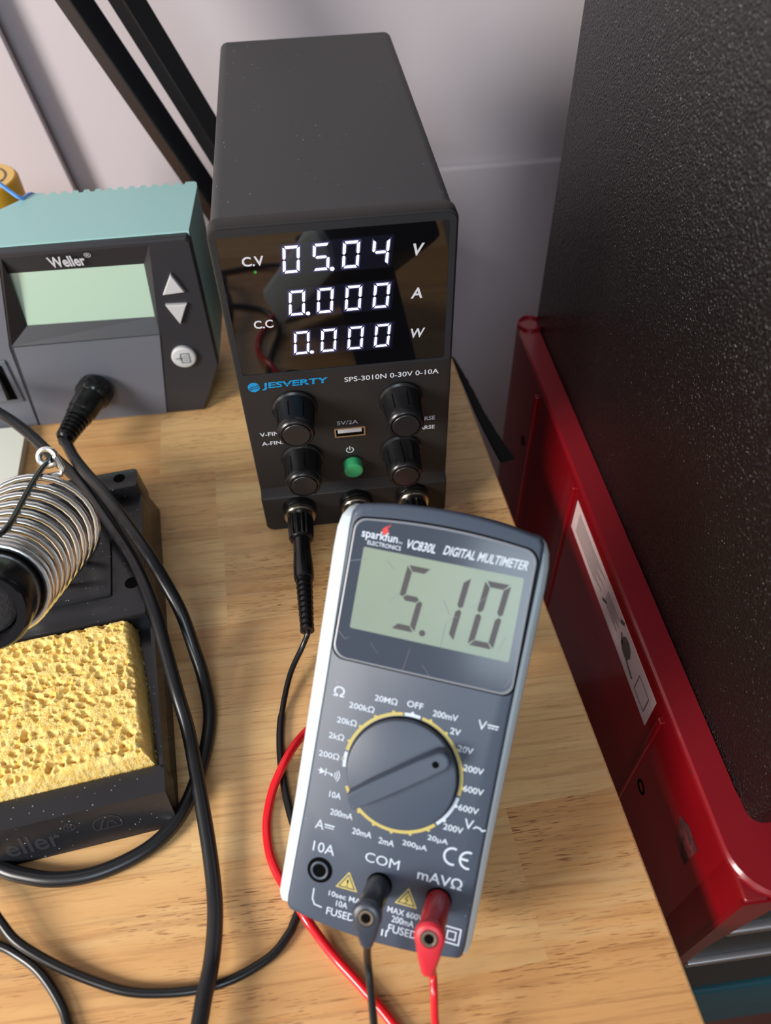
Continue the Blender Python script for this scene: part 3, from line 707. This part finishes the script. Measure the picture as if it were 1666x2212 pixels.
# tray walls round the sponge
loft(b, [[sf(x, y, z) for x, y in p] for p, z in (([(SW-1.5, -.4+.3), (-.3, .3), (-.6, 15.8), (SW-1.5, 15.8)], 2), ([(SW, 5.6), (-.9, 5.6), (-.9, 15.6), (SW, 15.6)], 17.2))])
loft(b, [[sf(x, y, z) for x, y in p] for p, z in (([(-1.9, 15), (-.6, 15), (-1.2, 78), (-3, 78)], 8), ([(-2.1, 15), (-.9, 15), (-1.7, 78), (-3.2, 78)], 18.4))])
loft(b, [[sf(x, y, z) for x, y in p] for p, z in (([(SW-1, 15), (SW+2, 15), (SW+2, 78), (SW-1, 78)], 8), ([(SW, 15), (SW+2, 15), (SW+2, 78), (SW, 78)], 18.4))])
obj('stand_body', fixn(b), 'stand', t, smooth=30)
for x, y, z, r in ((-11, 149.2, 30, 2.6), (-8.3, 93.4, 24, 2.9)):
    p = sf(x, y, z); b = nb(); lathe(b, [(r, .04), (r*.5, .05), (.01, .06)], p, (0, 0, 1), 24, cap1=False); obj('screw_hole', b, 'dark', t)
# lettering pressed into the sloping front
fa, fb = sf(0, 0.2, 1.5), sf(0, 5.6, 17.0)
uu = (fb-fa).normalized(); nn = sx.cross(uu).normalized()
if nn.dot(V((0, -1, 0))) < 0: nn = -nn
ef = lambda x, y, h: fa + sx*x + uu*y + nn*h
b = nb()
text(b, 'Weller', -68, -38.5, 3.4, 11.5, ef, h=-.15, thick=.5, bold=.01); text(b, '®', -36.5, -32.5, 9.0, 12.6, ef, h=-.15, thick=.5)
stroke(b, arc(-22.5, 8.2, 4.8, -25, 205, 14, ry=3.9), .45, ef, h=.3); stroke(b, [(-26.6, 6.2), (-18.2, 6.2)], .4, ef, h=.3)
stroke(b, [(-25.2, 6.6), (-23.4, 10.6)], .6, ef, h=.3); stroke(b, [(-22.8, 6.6), (-22.2, 9), (-20.6, 9.4), (-19.5, 7)], .4, ef, h=.3)
obj('embossed_lettering', fixn(b), 'emboss', t, smooth=0)

# ---- sponge
def sponge():
    X0, X1, Y0, Y1, ZB, ZT = -86.0, -5.6, 17.6, 75.6, 13.2, 25.0
    b = nb(); step = .48; nx = int((X1-X0)/step); ny = int((Y1-Y0)/step)
    rnd = random.Random(11); pits = []
    for _ in range(2300):
        pits.append((rnd.uniform(X0, X1), rnd.uniform(Y0, Y1), 0.3+1.35*rnd.random()**3.8, rnd.uniform(.7, 1.4)))
    cell = {}
    for p in pits:
        for i in range(int((p[0]-3-X0)//3), int((p[0]+3-X0)//3)+1):
            for j in range(int((p[1]-3-Y0)//3), int((p[1]+3-Y0)//3)+1): cell.setdefault((i, j), []).append(p)
    def hgt(x, y):
        h = noise.noise(V((x*.9, y*.9, 3)))*.12 + noise.noise(V((x*.22, y*.22, 8)))*.3 + noise.noise(V((x*2.1, y*2.1, 1)))*.05
        for (px, py, r, s) in cell.get((int((x-X0)//3), int((y-Y0)//3)), ()):
            d = math.hypot(x-px, (y-py)*s)/r
            if d < 1: h = min(h, h-min(r*1.2, 1.2)*math.sqrt(1-d*d)*.9)
            elif d < 1.5: h += .22*(1.5-d)*min(r, 1)
        return h
    grid = []
    for j in range(ny+1):
        row = []
        for i in range(nx+1):
            x = X0+(X1-X0)*i/nx; y = Y0+(Y1-Y0)*j/ny
            z = ZT + hgt(x, y) - .02*max(0, y-40)*.2
            ex = min(x-X0, X1-x); ey = min(y-Y0, Y1-y); e = min(ex, ey)
            if e < 1.2: z -= (1.2-e)**2*.6
            row.append(b.verts.new(sf(x-0.09*(y-Y0), y, z)))
        grid.append(row)
    for j in range(ny):
        for i in range(nx): b.faces.new((grid[j][i], grid[j][i+1], grid[j+1][i+1], grid[j+1][i]))
    rim = [grid[0][i] for i in range(nx)] + [grid[j][nx] for j in range(ny)] + [grid[ny][i] for i in range(nx, 0, -1)] + [grid[j][0] for j in range(ny, 0, -1)]
    cen = sf((X0+X1)/2, (Y0+Y1)/2, 0); prev = rim; K = 9
    for k in range(1, K+1):
        f = k/K; cur = []
        for v0 in rim:
            d = (v0.co-cen); d.z = 0; d.normalize()
            q = v0.co.copy(); q.z = v0.co.z*(1-f)+ZB*f
            n_ = noise.noise(V((q.x*.8, q.y*.8, q.z*1.6)))*.5 + noise.noise(V((q.x*2.2, q.y*2.2, q.z*3)))*.2
            q += d*((.75*sin(f*pi*.5)+n_)*.9 + (1.3*f if d.y < -.6 else (1.6*f if d.x > .5 else .5*f))); cur.append(b.verts.new(q))
        for i in range(len(rim)):
            j = (i+1) % len(rim); b.faces.new((prev[j], prev[i], cur[i], cur[j]))
        prev = cur
    b.faces.new(prev)
    return b
tag(obj('sponge', sponge(), 'sponge', smooth=70), 'yellow porous cleaning sponge lying in the tray of the black iron stand', 'sponge')

# ---- coiled iron holder (belongs to the stand)
F0 = at(84, 1142, 44); G0 = at(-16, 1288, 74)
axd = (G0-F0).normalized(); LEN = (G0-F0).length
hold = t
X = axd.cross(V((0, 0, 1))).normalized(); Y = axd.cross(X).normalized()
turns = 9.8; NP = int(turns*30)
pts = []
for i in range(NP+1):
    f = i/NP; a = f*turns*2*pi
    g = 1-(1-f)**1.45; r = 22.5-6.6*g
    pts.append(F0 + axd*(LEN*(-.1+1.02*g)) + X*r*cos(a) + Y*r*sin(a))
b = nb(); tube(b, pts, 1.42, 12, smooth=0); obj('coil_spring', b, 'chrome', hold)
b = nb()
h0 = F0+axd*LEN*.88
lathe(b, [(14.2, 0), (14.4, 1), (14.4, 17), (14.0, 19), (13.2, 20), (10.8, 20), (10.2, 19), (10.2, 6), (10.0, 1), (.1, 1)], h0, axd, 48, cap1=False); hn = obj('holder_funnel', b, 'horn', hold)
b = nb(); lathe(b, [(14.3, -.6), (14.9, .4), (14.8, 1.2), (14.3, 1.2)], h0, axd, 48); obj('funnel_ring', b, 'brass', hn)
b = nb(); lathe(b, [(9.6, 2), (9.8, 13), (9.4, 15.5), (7.8, 16.6), (.1, 16.8)], h0, axd, 36, cap1=False); obj('funnel_liner', b, 'foam', hn)
ey_ = at(102, 988, 61)
b = nb(); tube(b, [ey_+V((3.3*cos(a), 1.8*sin(a), 2.8*sin(a))) for a in [k*2*pi/14 for k in range(15)]] + [ey_+V((4, -4, -6)), F0-axd*LEN*.1+Y*-20+X*3], 1.3, 10, smooth=3); obj('eye_loop', b, 'chrome', hold)
b = nb(); tube(b, [ey_+V((.8, .8, -1)), at(76, 1033, 67), at(44, 1090, 75), at(22, 1130, 81), at(2, 1152, 84), at(-30, 1166, 84)], 1.05, 12, smooth=6); obj('brace_rod', b, 'rod', hold)
b = nb(); q0 = F0 - axd*LEN*.1 + V((0, 0, -20)); tube(b, [F0-axd*LEN*.1+V((10, 0, -20)), sf(-47, 108, 30), sf(-47, 104, 25.2)], 1.6, 10, smooth=6); obj('mounting_wire', b, 'chrome', hold)

# ================================================================ CORD OF THE IRON
t = thing('soldering_cable', 'thick black soldering iron cord with knurled round connector, looping round the iron stand', 'cord', (-83, 60, 0))
pA = V((-83.0, WY-.8, 23.8)); dA = (aty(146, 938, 57.5) - pA).normalized()
kn = lambda r, h, a: r*(1 + (0.04 if (int(a/(2*pi)*22) + int(h/2.4)) % 2 else 0)) if 0.8 < h < 8 and r > 7 else r
b = nb()
lathe(b, [(8.4, 0), (8.8, .7), (8.7, 1.5), (8.7, 2.39), (8.7, 2.41), (8.7, 4.79), (8.7, 4.81), (8.7, 7.19), (8.7, 7.21), (8.2, 8.3), (7.0, 8.6)], pA, dA, 88, mod=kn)
obj('connector_collar', b, 'plug', t, smooth=30)
b = nb(); lathe(b, [(7.6, 8.2), (7.6, 10), (7.3, 13), (7.1, 18), (6.3, 19.2), (6.5, 19.4), (6.5, 21.5), (5.9, 22.4)], pA, dA, 44); obj('connector_body', b, 'plug', t)
b = nb(); prof = []
for k in range(5): prof += [(6.0-.28*k, 22+2.4*k), (6.0-.28*k, 23.4+2.4*k), (5.0-.25*k, 23.6+2.4*k), (5.0-.25*k, 24.4+2.4*k)]
prof += [(4.8, 34.2), (4.6, 36), (3.6, 37)]
lathe(b, prof, pA, dA, 36); obj('strain_relief', b, 'plug', t)
e = pA + dA*35
c1 = [e, e+dA*2.5+V((0, 0, 0)), at(146, 962, 25), at(160, 988, 29), at(186, 1022, 34.5), at(228, 1070, 37.5), at(300, 1167, 36), at(347, 1241, 31), at(391, 1322, 22), at(419, 1400, 12), at(440, 1465, 6), at(453, 1540, 3), at(446, 1610, 2.7), at(428, 1675, 2.7), at(399, 1745, 2.7), at(358, 1801, 2.7), at(300, 1846, 2.7), at(210, 1886, 2.7), at(120, 1900, 2.7), at(45, 1890, 2.7), at(0, 1875, 2.7), at(-80, 1840, 2.7), at(-260, 1860, 4), at(-420, 2080, 9), at(-240, 2420, 10), at(180, 2480, 10), at(400, 2330, 9),
      at(428, 2225, 8.2), at(441, 2154, 8.2), at(456, 2084, 8.0), at(464, 2006, 6), at(463, 1928, 5), at(450, 1820, 6.5), at(428, 1690, 9.5), at(407, 1580, 13), at(384, 1500, 18.5), at(358, 1405, 22.5), at(330, 1308, 27), at(290, 1212, 29), at(240, 1133, 30), at(200, 1075, 30), at(165, 1032, 29.5), at(112, 984, 31), at(60, 935, 32), at(0, 893, 34), at(-90, 850, 40), at(-200, 900, 60)]
b = nb(); tube(b, c1, 2.6, 14, 9); obj('cable', b, 'blackrubber', t)

# ================================================================ MULTIMETER
YAW, TILT = -0.38335, 0.75816
KM = 60/62.0
mu = V((cos(YAW), sin(YAW), 0)); mh = V((-sin(YAW), cos(YAW), 0)); mv = mh*cos(TILT)+V((0, 0, 1))*sin(TILT); mn = mu.cross(mv)
MT = CAM + (V((47.7142, -136.4844, 58.6220)) - CAM)*KM
mf = lambda x, y, h: MT + (mu*x + mv*y + mn*h)*KM
t = thing('multimeter', 'dark grey digital multimeter with pale side bumpers showing 5.10, propped up on the desk', 'multimeter', (MT.x, MT.y, 0))
def outl(i=0.0, n=12):
    pts = []
    for k in range(n+1):
        x = -27.6+i + (55.2-2*i)*k/n; pts.append((x, -68.4+i+2.8*(x/27.5)**2))
    pts += [(28.5-i, -64.6+i), (28.8-i, -62+i)]
    pts += [(28.7-i, -30), (29.0-i, 10), (29.6-i, 45), (29.8-i, 58-i), (29.6-i, 63.2-i), (28.4-i, 65.2-i)]
    for k in range(n+1):
        x = 26.5-i - (53-2*i)*k/n; pts.append((x, 67.8-i-2.9*abs(x/27.5)**2.2))
    pts += [(-28.4+i, 64.4-i), (-29.6+i, 62.2-i), (-29.8+i, 58-i), (-29.5+i, 45), (-28.8+i, 10), (-28.5+i, -30), (-28.8+i, -62+i), (-28.5+i, -64.6+i)]
    return pts
b = nb(); loft(b, [[mf(x, y, h) for x, y in outl(i)] for i, h in ((3.5, -26.6), (1.2, -25), (.3, -3.0), (.4, -1.3), (.9, -.3), (1.4, 0))])
obj('body', fixn(b), 'meter', t)
for s in (-1, 1):
    b = nb(); loops = []
    prof_v = [(-65.6, 28.8, .2), (-65.2, 29.9, .55), (-64, 30.7, .85), (-61, 31.1, 1), (-55, 31.2, 1), (-30, 31.3, 1), (0, 31.9, 1), (30, 32.5, 1), (50, 32.9, 1), (56, 32.8, 1), (60, 32.2, .9), (62.6, 31.0, .6), (63.8, 29.6, .2)]
    for vv, ox, k in prof_v:
        ox += 1.3 if s < 0 else -.9; vv -= 1.4*max(0, -vv)/65
        ix = 26.0; c = -14.2; hh = 11.6*k
        sec = [(ix, c-hh), (ox-5.2*k, c-hh), (ox-4.2*k, c-hh+1.6*k), (ox-2.4*k, c-1*k), (ox, c+hh-4*k), (ox-.4*k, c+hh-1.6*k), (ox-1.6*k, c+hh), (ix, c+hh)]
        loops.append([mf(s*x, vv, h) for x, h in sec])
    loft(b, loops); obj('side_bumper', fixn(b), 'bumper', t)
# tilt stand behind
b = nb()
pz = lambda x, y, h: mf(x, y, h)
a0 = mf(0, 22, -24.5)
for sgn in (1,):
    foot = a0 + mh*34; foot.z = 1.0
    loft(b, [[p+mu*sx_*17+q for sx_ in (-1, 1) for q in ((V((0, 0, 0)), mn*-2.2) if sx_ < 0 else (mn*-2.2, V((0, 0, 0))))] for p in (a0, foot)])
obj('tilt_stand', fixn(b), 'meter', t)
# window
def lens(i=0.0):
    p = rrect(-27.4+i, 28.1-i, 17+i, 60.4-i, (4.2, 3.4, 3.6, 3.2), 6)
    return [(x, y+(1.9*(1-(x/27.7)**2) if y > 50 else 0)*(1 if y > 57 else .6) - (0.25*(1-(x/27.7)**2) if y < 20 else 0)) for x, y in p]
def dens(p, n=8):
    out = []
    for a, c in zip(p, p[1:]+p[:1]):
        m_ = n if math.hypot(a[0]-c[0], a[1]-c[1]) > 20 else 1
        for k in range(m_): out.append((a[0]+(c[0]-a[0])*k/m_, a[1]+(c[1]-a[1])*k/m_))
    return out
def lens2(i): 
    p = dens(rrect(-27.4+i, 28.1-i, 17+i, 60.2-i, (4.2, 3.4, 3.6, 3.2), 6))
    return [(x, y+(max(0, (y-50)/10.2)*2.0*(1-(x/27.7)**2))) for x, y in p]
b = nb(); loft(b, [[mf(x, y, h) for x, y in lens2(i)] for i, h in ((-.55, -.2), (-.5, .06), (-.2, .1), (0, .02))], cap0=False, cap1=False); obj('window_groove', fixn(b), 'dark', t)
b = nb(); loft(b, [[mf(x, y, h) for x, y in lens2(i)] for i, h in ((0, -.2), (0, .55), (.35, .7), (.6, .7))], cap1=False); le = obj('window_edge', fixn(b), 'lenslip', t)
b = nb(); loft(b, [[mf(x, y, h) for x, y in lens2(i)] for i, h in ((.55, 0), (.55, .72))]); ln = obj('window', fixn(b), 'meterlens', t, smooth=0)
b = nb(); loft(b, [[mf(x, y, h) for x, y in rrect(-23.3, 25.4, 26.9, 52.1, .5, 3)] for h in (.6, .76)]); lc = obj('display', fixn(b), 'mlcd', t, smooth=0, label='grey-green display reading 5.10')
b = nb()
seg7(b, '5', -6.3, 39.4, 7.4, 19.8, 1.75, .1, mf, h=.80, g=.34); seg7(b, '1', 5.6, 39.4, 7.4, 19.8, 1.75, .1, mf, h=.80, g=.34); seg7(b, '0', 17.4, 39.4, 7.6, 19.8, 1.75, .1, mf, h=.80, g=.34)
disc(b, -1.15, 29.9, .95, mf, .80); obj('display_digits', b, 'seg', lc, smooth=0)
b = nb()
text(b, 'sparkfun', -24.6, -13.4, 54.2, 57.6, mf, h=.76, bold=.015); text(b, 'ELECTRONICS', -22.4, -12.0, 53.0, 54.3, mf, h=.78, bold=.01); text(b, 'TM', -13.2, -11.9, 54.9, 55.6, mf, h=.76)
text(b, 'VC830L', -10.6, -1.4, 54.1, 56.9, mf, h=.76, shear=.22, bold=.018); text(b, 'DIGITAL MULTIMETER', 1.0, 26.0, 54.4, 57.2, mf, h=.76, shear=.22, bold=.018)
obj('window_lettering', b, 'mprint', ln, smooth=0)
b = nb(); face(b, [mf(-17.6+x, 58.3+y, .76) for x, y in ((-.9, -1.1), (-.1, -1.6), (.8, -1.0), (1.0, 0), (.6, .5), (.7, 1.5), (-.1, .9), (-.9, .2))]); stroke(b, [(-16.7, 59.3), (-16.3, 60)], .25, mf, h=.76); obj('flame_mark', b, 'redprint', ln, smooth=0)
b = nb(); rn = random.Random(5)
for x0, y0, x1, y1 in ((-27, 47, -21.5, 48.5), (-15.5, 49.2, -13, 47), (-12.4, 37.4, -10.2, 40.2), (5.2, 34, 7.6, 36.8), (5.2, 34, 5.0, 27.2), (7.6, 36.8, 8.4, 36.9), (-26.5, 25.2, -24.2, 23.2), (-24.2, 23.2, -22.8, 23.9), (-16, 23.8, -13.4, 21.0), (-4, 24.4, -5.2, 16.9), (0.5, 20.5, 3.2, 17.6), (27, 23, 25.5, 19.2), (3.5, 41, 5.8, 37), (12, 40.5, 15.8, 44.6), (22, 30, 23.3, 34)):
    mx_, my_ = (x0+x1)/2+rn.uniform(-.2, .2), (y0+y1)/2+rn.uniform(-.2, .2); stroke(b, [(x0, y0), (mx_, my_), (x1, y1)], rn.uniform(.07, .15), mf, h=.83)
obj('scratches', b, 'scratch', ln, smooth=0)
# dial
DX, DY = .3, -13.5
b = nb(); lathe(b, [(17.3*KM, -.2), (17.3*KM, .10), (16.9*KM, .12)], mf(DX, DY, 0), mn, 72); obj('dial_gap', b, 'dark', t)
b = nb(); lathe(b, [(16.9*KM, 0), (16.9*KM, 1.5), (16.6*KM, 2.1), (16.1*KM, 2.3)], mf(DX, DY, 0), mn, 72); dl = obj('rotary_dial', b, 'meter', t)
ang = R(37.5); du = (cos(ang), sin(ang)); dv = (-sin(ang), cos(ang))
bar = lambda a, c, h: mf(DX+du[0]*a+dv[0]*c, DY+du[1]*a+dv[1]*c, h)
b = nb(); L_ = 17.2
def barp(i): 
    o = [(-L_+i, 1.9-i*.5), (-L_+1+i*.5, 2.6-i*.6), (-L_*.5, 3.2-i), (L_*.5, 3.2-i), (L_-2.5, 3.0-i), (L_-.6-i, 2.1-i*.6), (L_-i, 0)]
    return o + [(x, -y) for x, y in reversed(o[:-1])]
loft(b, [[bar(x, y, h) for x, y in barp(i)] for i, h in ((0, 1.6), (0.1, 6.2), (.35, 6.9), (.9, 7.2))]); obj('dial_pointer', fixn(b), 'meter', dl, smooth=25)
b = nb(); lathe(b, [(1.0, 0), (1.0, .06), (.01, .07)], bar(12.6, 0, 7.2), mn, 20, cap1=False); obj('pointer_dimple', b, 'dark', dl)
b = nb()
r0, r1 = 17.6, 18.6
for a0_, a1_ in ((-10+18*.12, 80), (99, 171), (-153, -46)): band(b, DX, DY, r0, r1, a0_, a1_, mf)
for k in (72, 54, 36, 18, 0, 180, 162, 144, 126, 108, -54, -72, -90, -108, -126, -144): disc(b, DX+18.7*cos(R(k)), DY+18.7*sin(R(k)), .5, mf, .07, 12)
for cx, cyy in ((-10.2, -51.4), (8.7, -51.2)):
    stroke(b, [(cx-3.2, cyy-2), (cx+3.2, cyy-2), (cx, cyy+3.2)], .42, mf, closed=True)
    face(b, [mf(*p, .06) for p in ((cx-2.2, cyy-1.45), (cx+2.2, cyy-1.45), (cx, cyy+2.1))])
obj('yellow_marking', b, 'myellow', t, smooth=0)
b = nb()
text(b, '!', -10.5, -9.9, -52.6, -50.4, mf, h=.09); stroke(b, [(8.9, -50.2), (8.2, -51.4), (9.0, -51.5), (8.4, -52.6)], .25, mf, h=.09)
obj('warning_glyph', b, 'dark', t, smooth=0)
b = nb()
for a0_, a1_ in ((82, 97.5), (-44, -10), (173, 188)): band(b, DX, DY, r0, r1, a0_, a1_, mf)
for k in (90, -18, -36, 180.5): disc(b, DX+18.7*cos(R(k)), DY+18.7*sin(R(k)), .5, mf, .07, 12)
H = .98
for s, x, y, wd in (('20MΩ', -8.4, 7.4, 7.1), ('OFF', .6, 7.9, 5.0), ('200mV', 10.1, 6.8, 7.6), ('2V', 13.9, 2.8, 3.2), ('20V', 17.8, -1.9, 4.7), ('200V', 21.2, -7.2, 6.1), ('600V', 22.3, -13.3, 6.1), ('600V', 21.9, -19.3, 6.1), ('200V', 18.5, -26.2, 6.0),
                    ('20μA', 14.6, -30.9, 6.3), ('200μA', 8.1, -34.5, 7.7), ('2mA', -.6, -35.6, 4.9), ('20mA', -8.5, -34.9, 6.2), ('200mA', -15.8, -30.8, 7.2), ('10A', -18.8, -25.5, 3.8), ('200Ω', -22.9, -13.6, 6.6), ('2kΩ', -21.6, -7.3, 4.9), ('20kΩ', -19.2, -2.0, 6.3), ('200kΩ', -15.4, 3.4, 8.0)):
    text(b, s, x-wd/2, x+wd/2, y-H, y+H+(0 if 'μ' not in s else 0)-(0), mf, bold=.012)
text(b, 'Ω', -24.9, -21.4, 5.0, 8.2, mf, bold=.01)
text(b, '10A', -22.9, -15.9, -44.4, -41.2, mf); text(b, 'COM', -6.2, 4.6, -43.2, -40.2, mf); text(b, 'mAVΩ', 10.5, 24.2, -44.2, -40.8, mf, bold=.01)
text(b, 'V', 20.0, 22.6, 5.2, 8.0, mf); stroke(b, [(23.0, 7.1), (26.0, 7.1)], .42, mf)
for k in range(3): stroke(b, [(23.2+k*1.05, 6.3), (23.7+k*1.05, 6.3)], .38, mf)
text(b, 'A', -23.4, -20.6, -37.2, -34.2, mf); stroke(b, [(-20.3, -35.3), (-17.4, -35.3)], .42, mf)
for k in range(3): stroke(b, [(-20.1+k*1.0, -36.1), (-19.6+k*1.0, -36.1)], .38, mf)
text(b, 'V', 21.4, 24.2, -25.2, -22.2, mf); stroke(b, [(24.4, -24.5), (25.2, -23.9), (26.2, -24.1), (27.0, -24.7), (27.8, -24.3)], .42, mf)
# diode and buzzer
stroke(b, [(-25.4, -18.9), (-20.9, -19.3)], .3, mf); stroke(b, [(-23.0, -18.1), (-23.0, -20.1)], .35, mf); face(b, [mf(*p, .07) for p in ((-24.9, -18.0), (-24.9, -20.1), (-23.2, -19.1))])
disc(b, -21.0, -19.5, .4, mf, .07, 10)
for k in (1.0, 1.7, 2.4): stroke(b, arc(-20.9, -19.4, k, -42, 42, 5), .28, mf)
# CE mark
stroke(b, arc(19.8, -34.6, 2.5, 75, 285, 12), .62, mf); stroke(b, arc(24.6, -34.6, 2.5, 80, 280, 12), .62, mf); stroke(b, [(22.4, -34.6), (24.3, -34.6)], .7, mf)
text(b, '10sec MAX', -15.4, -3.2, -57.0, -55.3, mf, bold=.01); text(b, '10A', -12.6, -8.9, -59.6, -57.7, mf, bold=.01); text(b, 'FUSED', -15.2, -6.2, -63.0, -60.6, mf, bold=.01)
text(b, 'MAX 600V', 3.4, 14.6, -56.8, -54.9, mf, bold=.01); text(b, '200mA', 5.2, 12.2, -59.5, -57.4, mf, bold=.01); text(b, 'FUSED', 4.6, 13.6, -62.8, -60.3, mf, bold=.01)
stroke(b, [(21.2, -60.8), (26.3, -60.8), (26.3, -55.9), (21.2, -55.9)], .42, mf, closed=True); stroke(b, [(22.5, -59.6), (25.0, -59.6), (25.0, -57.1), (22.5, -57.1)], .38, mf, closed=True)
text(b, 'II', 2.8, 4.6, -64.6, -62.5, mf); stroke(b, [(-20.3, -56.2), (-20.2, -59.4), (-19.3, -61.0), (-17.0, -61.3)], .42, mf)
obj('white_marking', b, 'mprint', t, smooth=0)
# sockets
for x, y in ((-19.5, -49.9), (-.4, -49.4), (18.1, -48.9)):
    b = nb(); lathe(b, [(4.0*KM, -.5), (4.0*KM, .10), (3.9*KM, .12), (.1, .12)], mf(x, y, 0), mn, 40, cap1=False); so = obj('input_socket', b, 'dark', t)
    b = nb(); lathe(b, [(2.9*KM, .1), (2.85*KM, .5), (2.6*KM, .6), (2.15*KM, .5), (2.1*KM, .14)], mf(x, y, 0), mn, 36, cap0=False, cap1=False); obj('socket_rim', b, 'meter', so)

# ================================================================ TEST LEADS
def meter_plug(x, y, hgt, tail, t, mbody, mcap, wire, mwire):
    b = nb(); lathe(b, [(3.5*KM, .3), (3.8*KM, 1), (3.8*KM, hgt-2), (3.6*KM, hgt-1.2)], mf(x, y, 0), mn, 36); obj('plug_body', b, mbody, t)
    b = nb(); tl = math.hypot(*tail); ta = (tail[0]/tl, tail[1]/tl); tb = (-ta[1], ta[0])
    def tear(r, ext, tip):
        o = [(r*cos(R(a)), r*sin(R(a))) for a in range(60, 301, 15)]
        o += [(ext*.5, -r*.72), (ext-1, -tip), (ext, -tip*.5), (ext, tip*.5), (ext-1, tip), (ext*.5, r*.72)]
        return [(x+ta[0]*p+tb[0]*q, y+ta[1]*p+tb[1]*q) for p, q in o]
    loft(b, [[mf(px, py, h) for px, py in tear(r, e, tp)] for r, e, tp, h in ((4.0, tl-.6, 1.5, hgt-3.2), (4.4, tl, 1.8, hgt-2.4), (4.4, tl, 1.8, hgt-.9), (3.9, tl-.5, 1.4, hgt-.2), (3.6, tl-1, 1.2, hgt))])
    cp = obj('plug_cap', fixn(b), mcap, t)
    b = nb(); lathe(b, [(2.55*KM, 0), (2.55*KM, .05), (.01, .06)], mf(x, y, hgt), mn, 28, cap1=False); obj('cap_socket', b, 'dark', cp)
    b = nb(); lathe(b, [(2.2*KM, .0), (2.2*KM, .16), (1.75*KM, .18), (1.6*KM, .07), (1.5*KM, .07)], mf(x, y, hgt), mn, 24, cap1=False); obj('socket_contact', b, 'contact', cp)
def post_plug(x, z, t, m):
    p = V((x, -21.5, z)); A = V((0, -1, 0))
    b = nb(); lathe(b, [(3.6, 0), (3.9, .4), (3.8, 4), (3.9, 8), (4.3, 14), (4.35, 20), (4.1, 21.4), (3.4, 21.8)], p, A, 36); s_ = obj('plug_sleeve', b, m, t)
    for a in (50, 95, 140):
        b = nb(); X = V((cos(R(a)), 0, sin(R(a)))); tube(b, [p+X*4.0+A*8.5, p+X*4.25+A*17], .22, 6, smooth=2); obj('sleeve_ridge', b, m, s_)
    b = nb(); pr = [(3.3, 21.5)]
    for k in range(9): pr += [(3.55-.09*k, 21.9+2.7*k), (3.6-.09*k, 23.1+2.7*k), (2.7-.08*k, 23.3+2.7*k), (2.7-.08*k, 24.3+2.7*k)]
    pr += [(2.9, 46.2), (2.9, 47.2), (1.6, 47.6)]
    lathe(b, pr, p, A, 28); obj('strain_relief', b, m, t)
    return p+A*46
t = thing('black_test_lead', 'thin black test lead from the left terminal of the power supply to the COM socket', 'test lead', (10, -110, 0))
e = post_plug(16.2, 14.3, t, 'plug')
meter_plug(-.4, -49.4, 18.6, (1.6, -9.2), t, 'plug', 'blackplugcap', None, None)
w0 = mf(.8, -55.5, 17.0)
seq = [e, e+V((0, -2.5, -.2)), at(652, 1400, 9.5), at(626, 1460, 5), at(608, 1550, 1.7), at(606, 1625, 1.6), at(615, 1700, 1.6), at(630, 1765, 1.6), at(652, 1830, 1.6), at(662, 1890, 1.6), at(654, 1945, 1.6), at(636, 1992, 1.6), at(624, 2018, 1.6), at(585, 2066, 1.6), at(507, 2113, 1.6), at(429, 2137, 1.6), at(351, 2145, 1.6), at(273, 2141, 1.6), at(195, 2117, 1.8), at(117, 2083, 3), at(39, 2036, 5), at(0, 1990, 6), at(-40, 1935, 6), at(-110, 1895, 5), at(-200, 1940, 4), at(-170, 2010, 3), at(-80, 2022, 2.5), at(0, 2043, 2), at(39, 2063, 1.6), at(78, 2092, 1.6), at(109, 2131, 1.6), at(137, 2182, 1.6), at(160, 2250, 1.6), at(260, 2440, 1.6), at(560, 2500, 1.6), at(760, 2400, 5), at(812, 2290, 12),
       at(808, 2215, 18), at(800, 2129, 25), at(794, 2071, 30), w0]
b = nb(); tube(b, seq, lambda f: 1.15 if f < .1 or f > .9 else 1.5, 12, 8); obj('wire', b, 'thinblack', t)
t = thing('red_test_lead', 'bright red test lead running under the multimeter to its right socket', 'test lead', (30, -120, 0))
e = post_plug(68.2, 15.4, t, 'redplug')
meter_plug(18.1, -48.9, 20.5, (1.4, -11.2), t, 'redplug', 'redplugcap', None, None)
w0 = mf(18.9, -56.0, 18.6)
seq = [e, e+V((-1, -5, -3)), V((60, -80, 6)), V((48, -84, 1.8)), V((30, -86, 1.7)), at(690, 1555, 1.7), at(660, 1582, 1.7), at(634, 1614, 3.6), at(611, 1655, 4.8), at(590, 1705, 3.2), at(578, 1760, 1.7), at(577, 1805, 1.7), at(585, 1852, 1.7), at(606, 1900, 1.7), at(636, 1943, 3.6), at(663, 1986, 4.4), at(693, 2029, 2.8), at(728, 2072, 1.7), at(770, 2118, 1.7), at(812, 2166, 1.7), at(850, 2213, 1.7), at(890, 2275, 1.7), at(940, 2390, 2), at(985, 2430, 3), at(975, 2340, 9),
       at(943, 2225, 19), at(938, 2148, 25), at(935, 2100, 28), w0]
b = nb(); tube(b, seq, lambda f: 1.6 if f < .86 else 1.15, 12, 8); obj('wire', b, 'redwire', t)
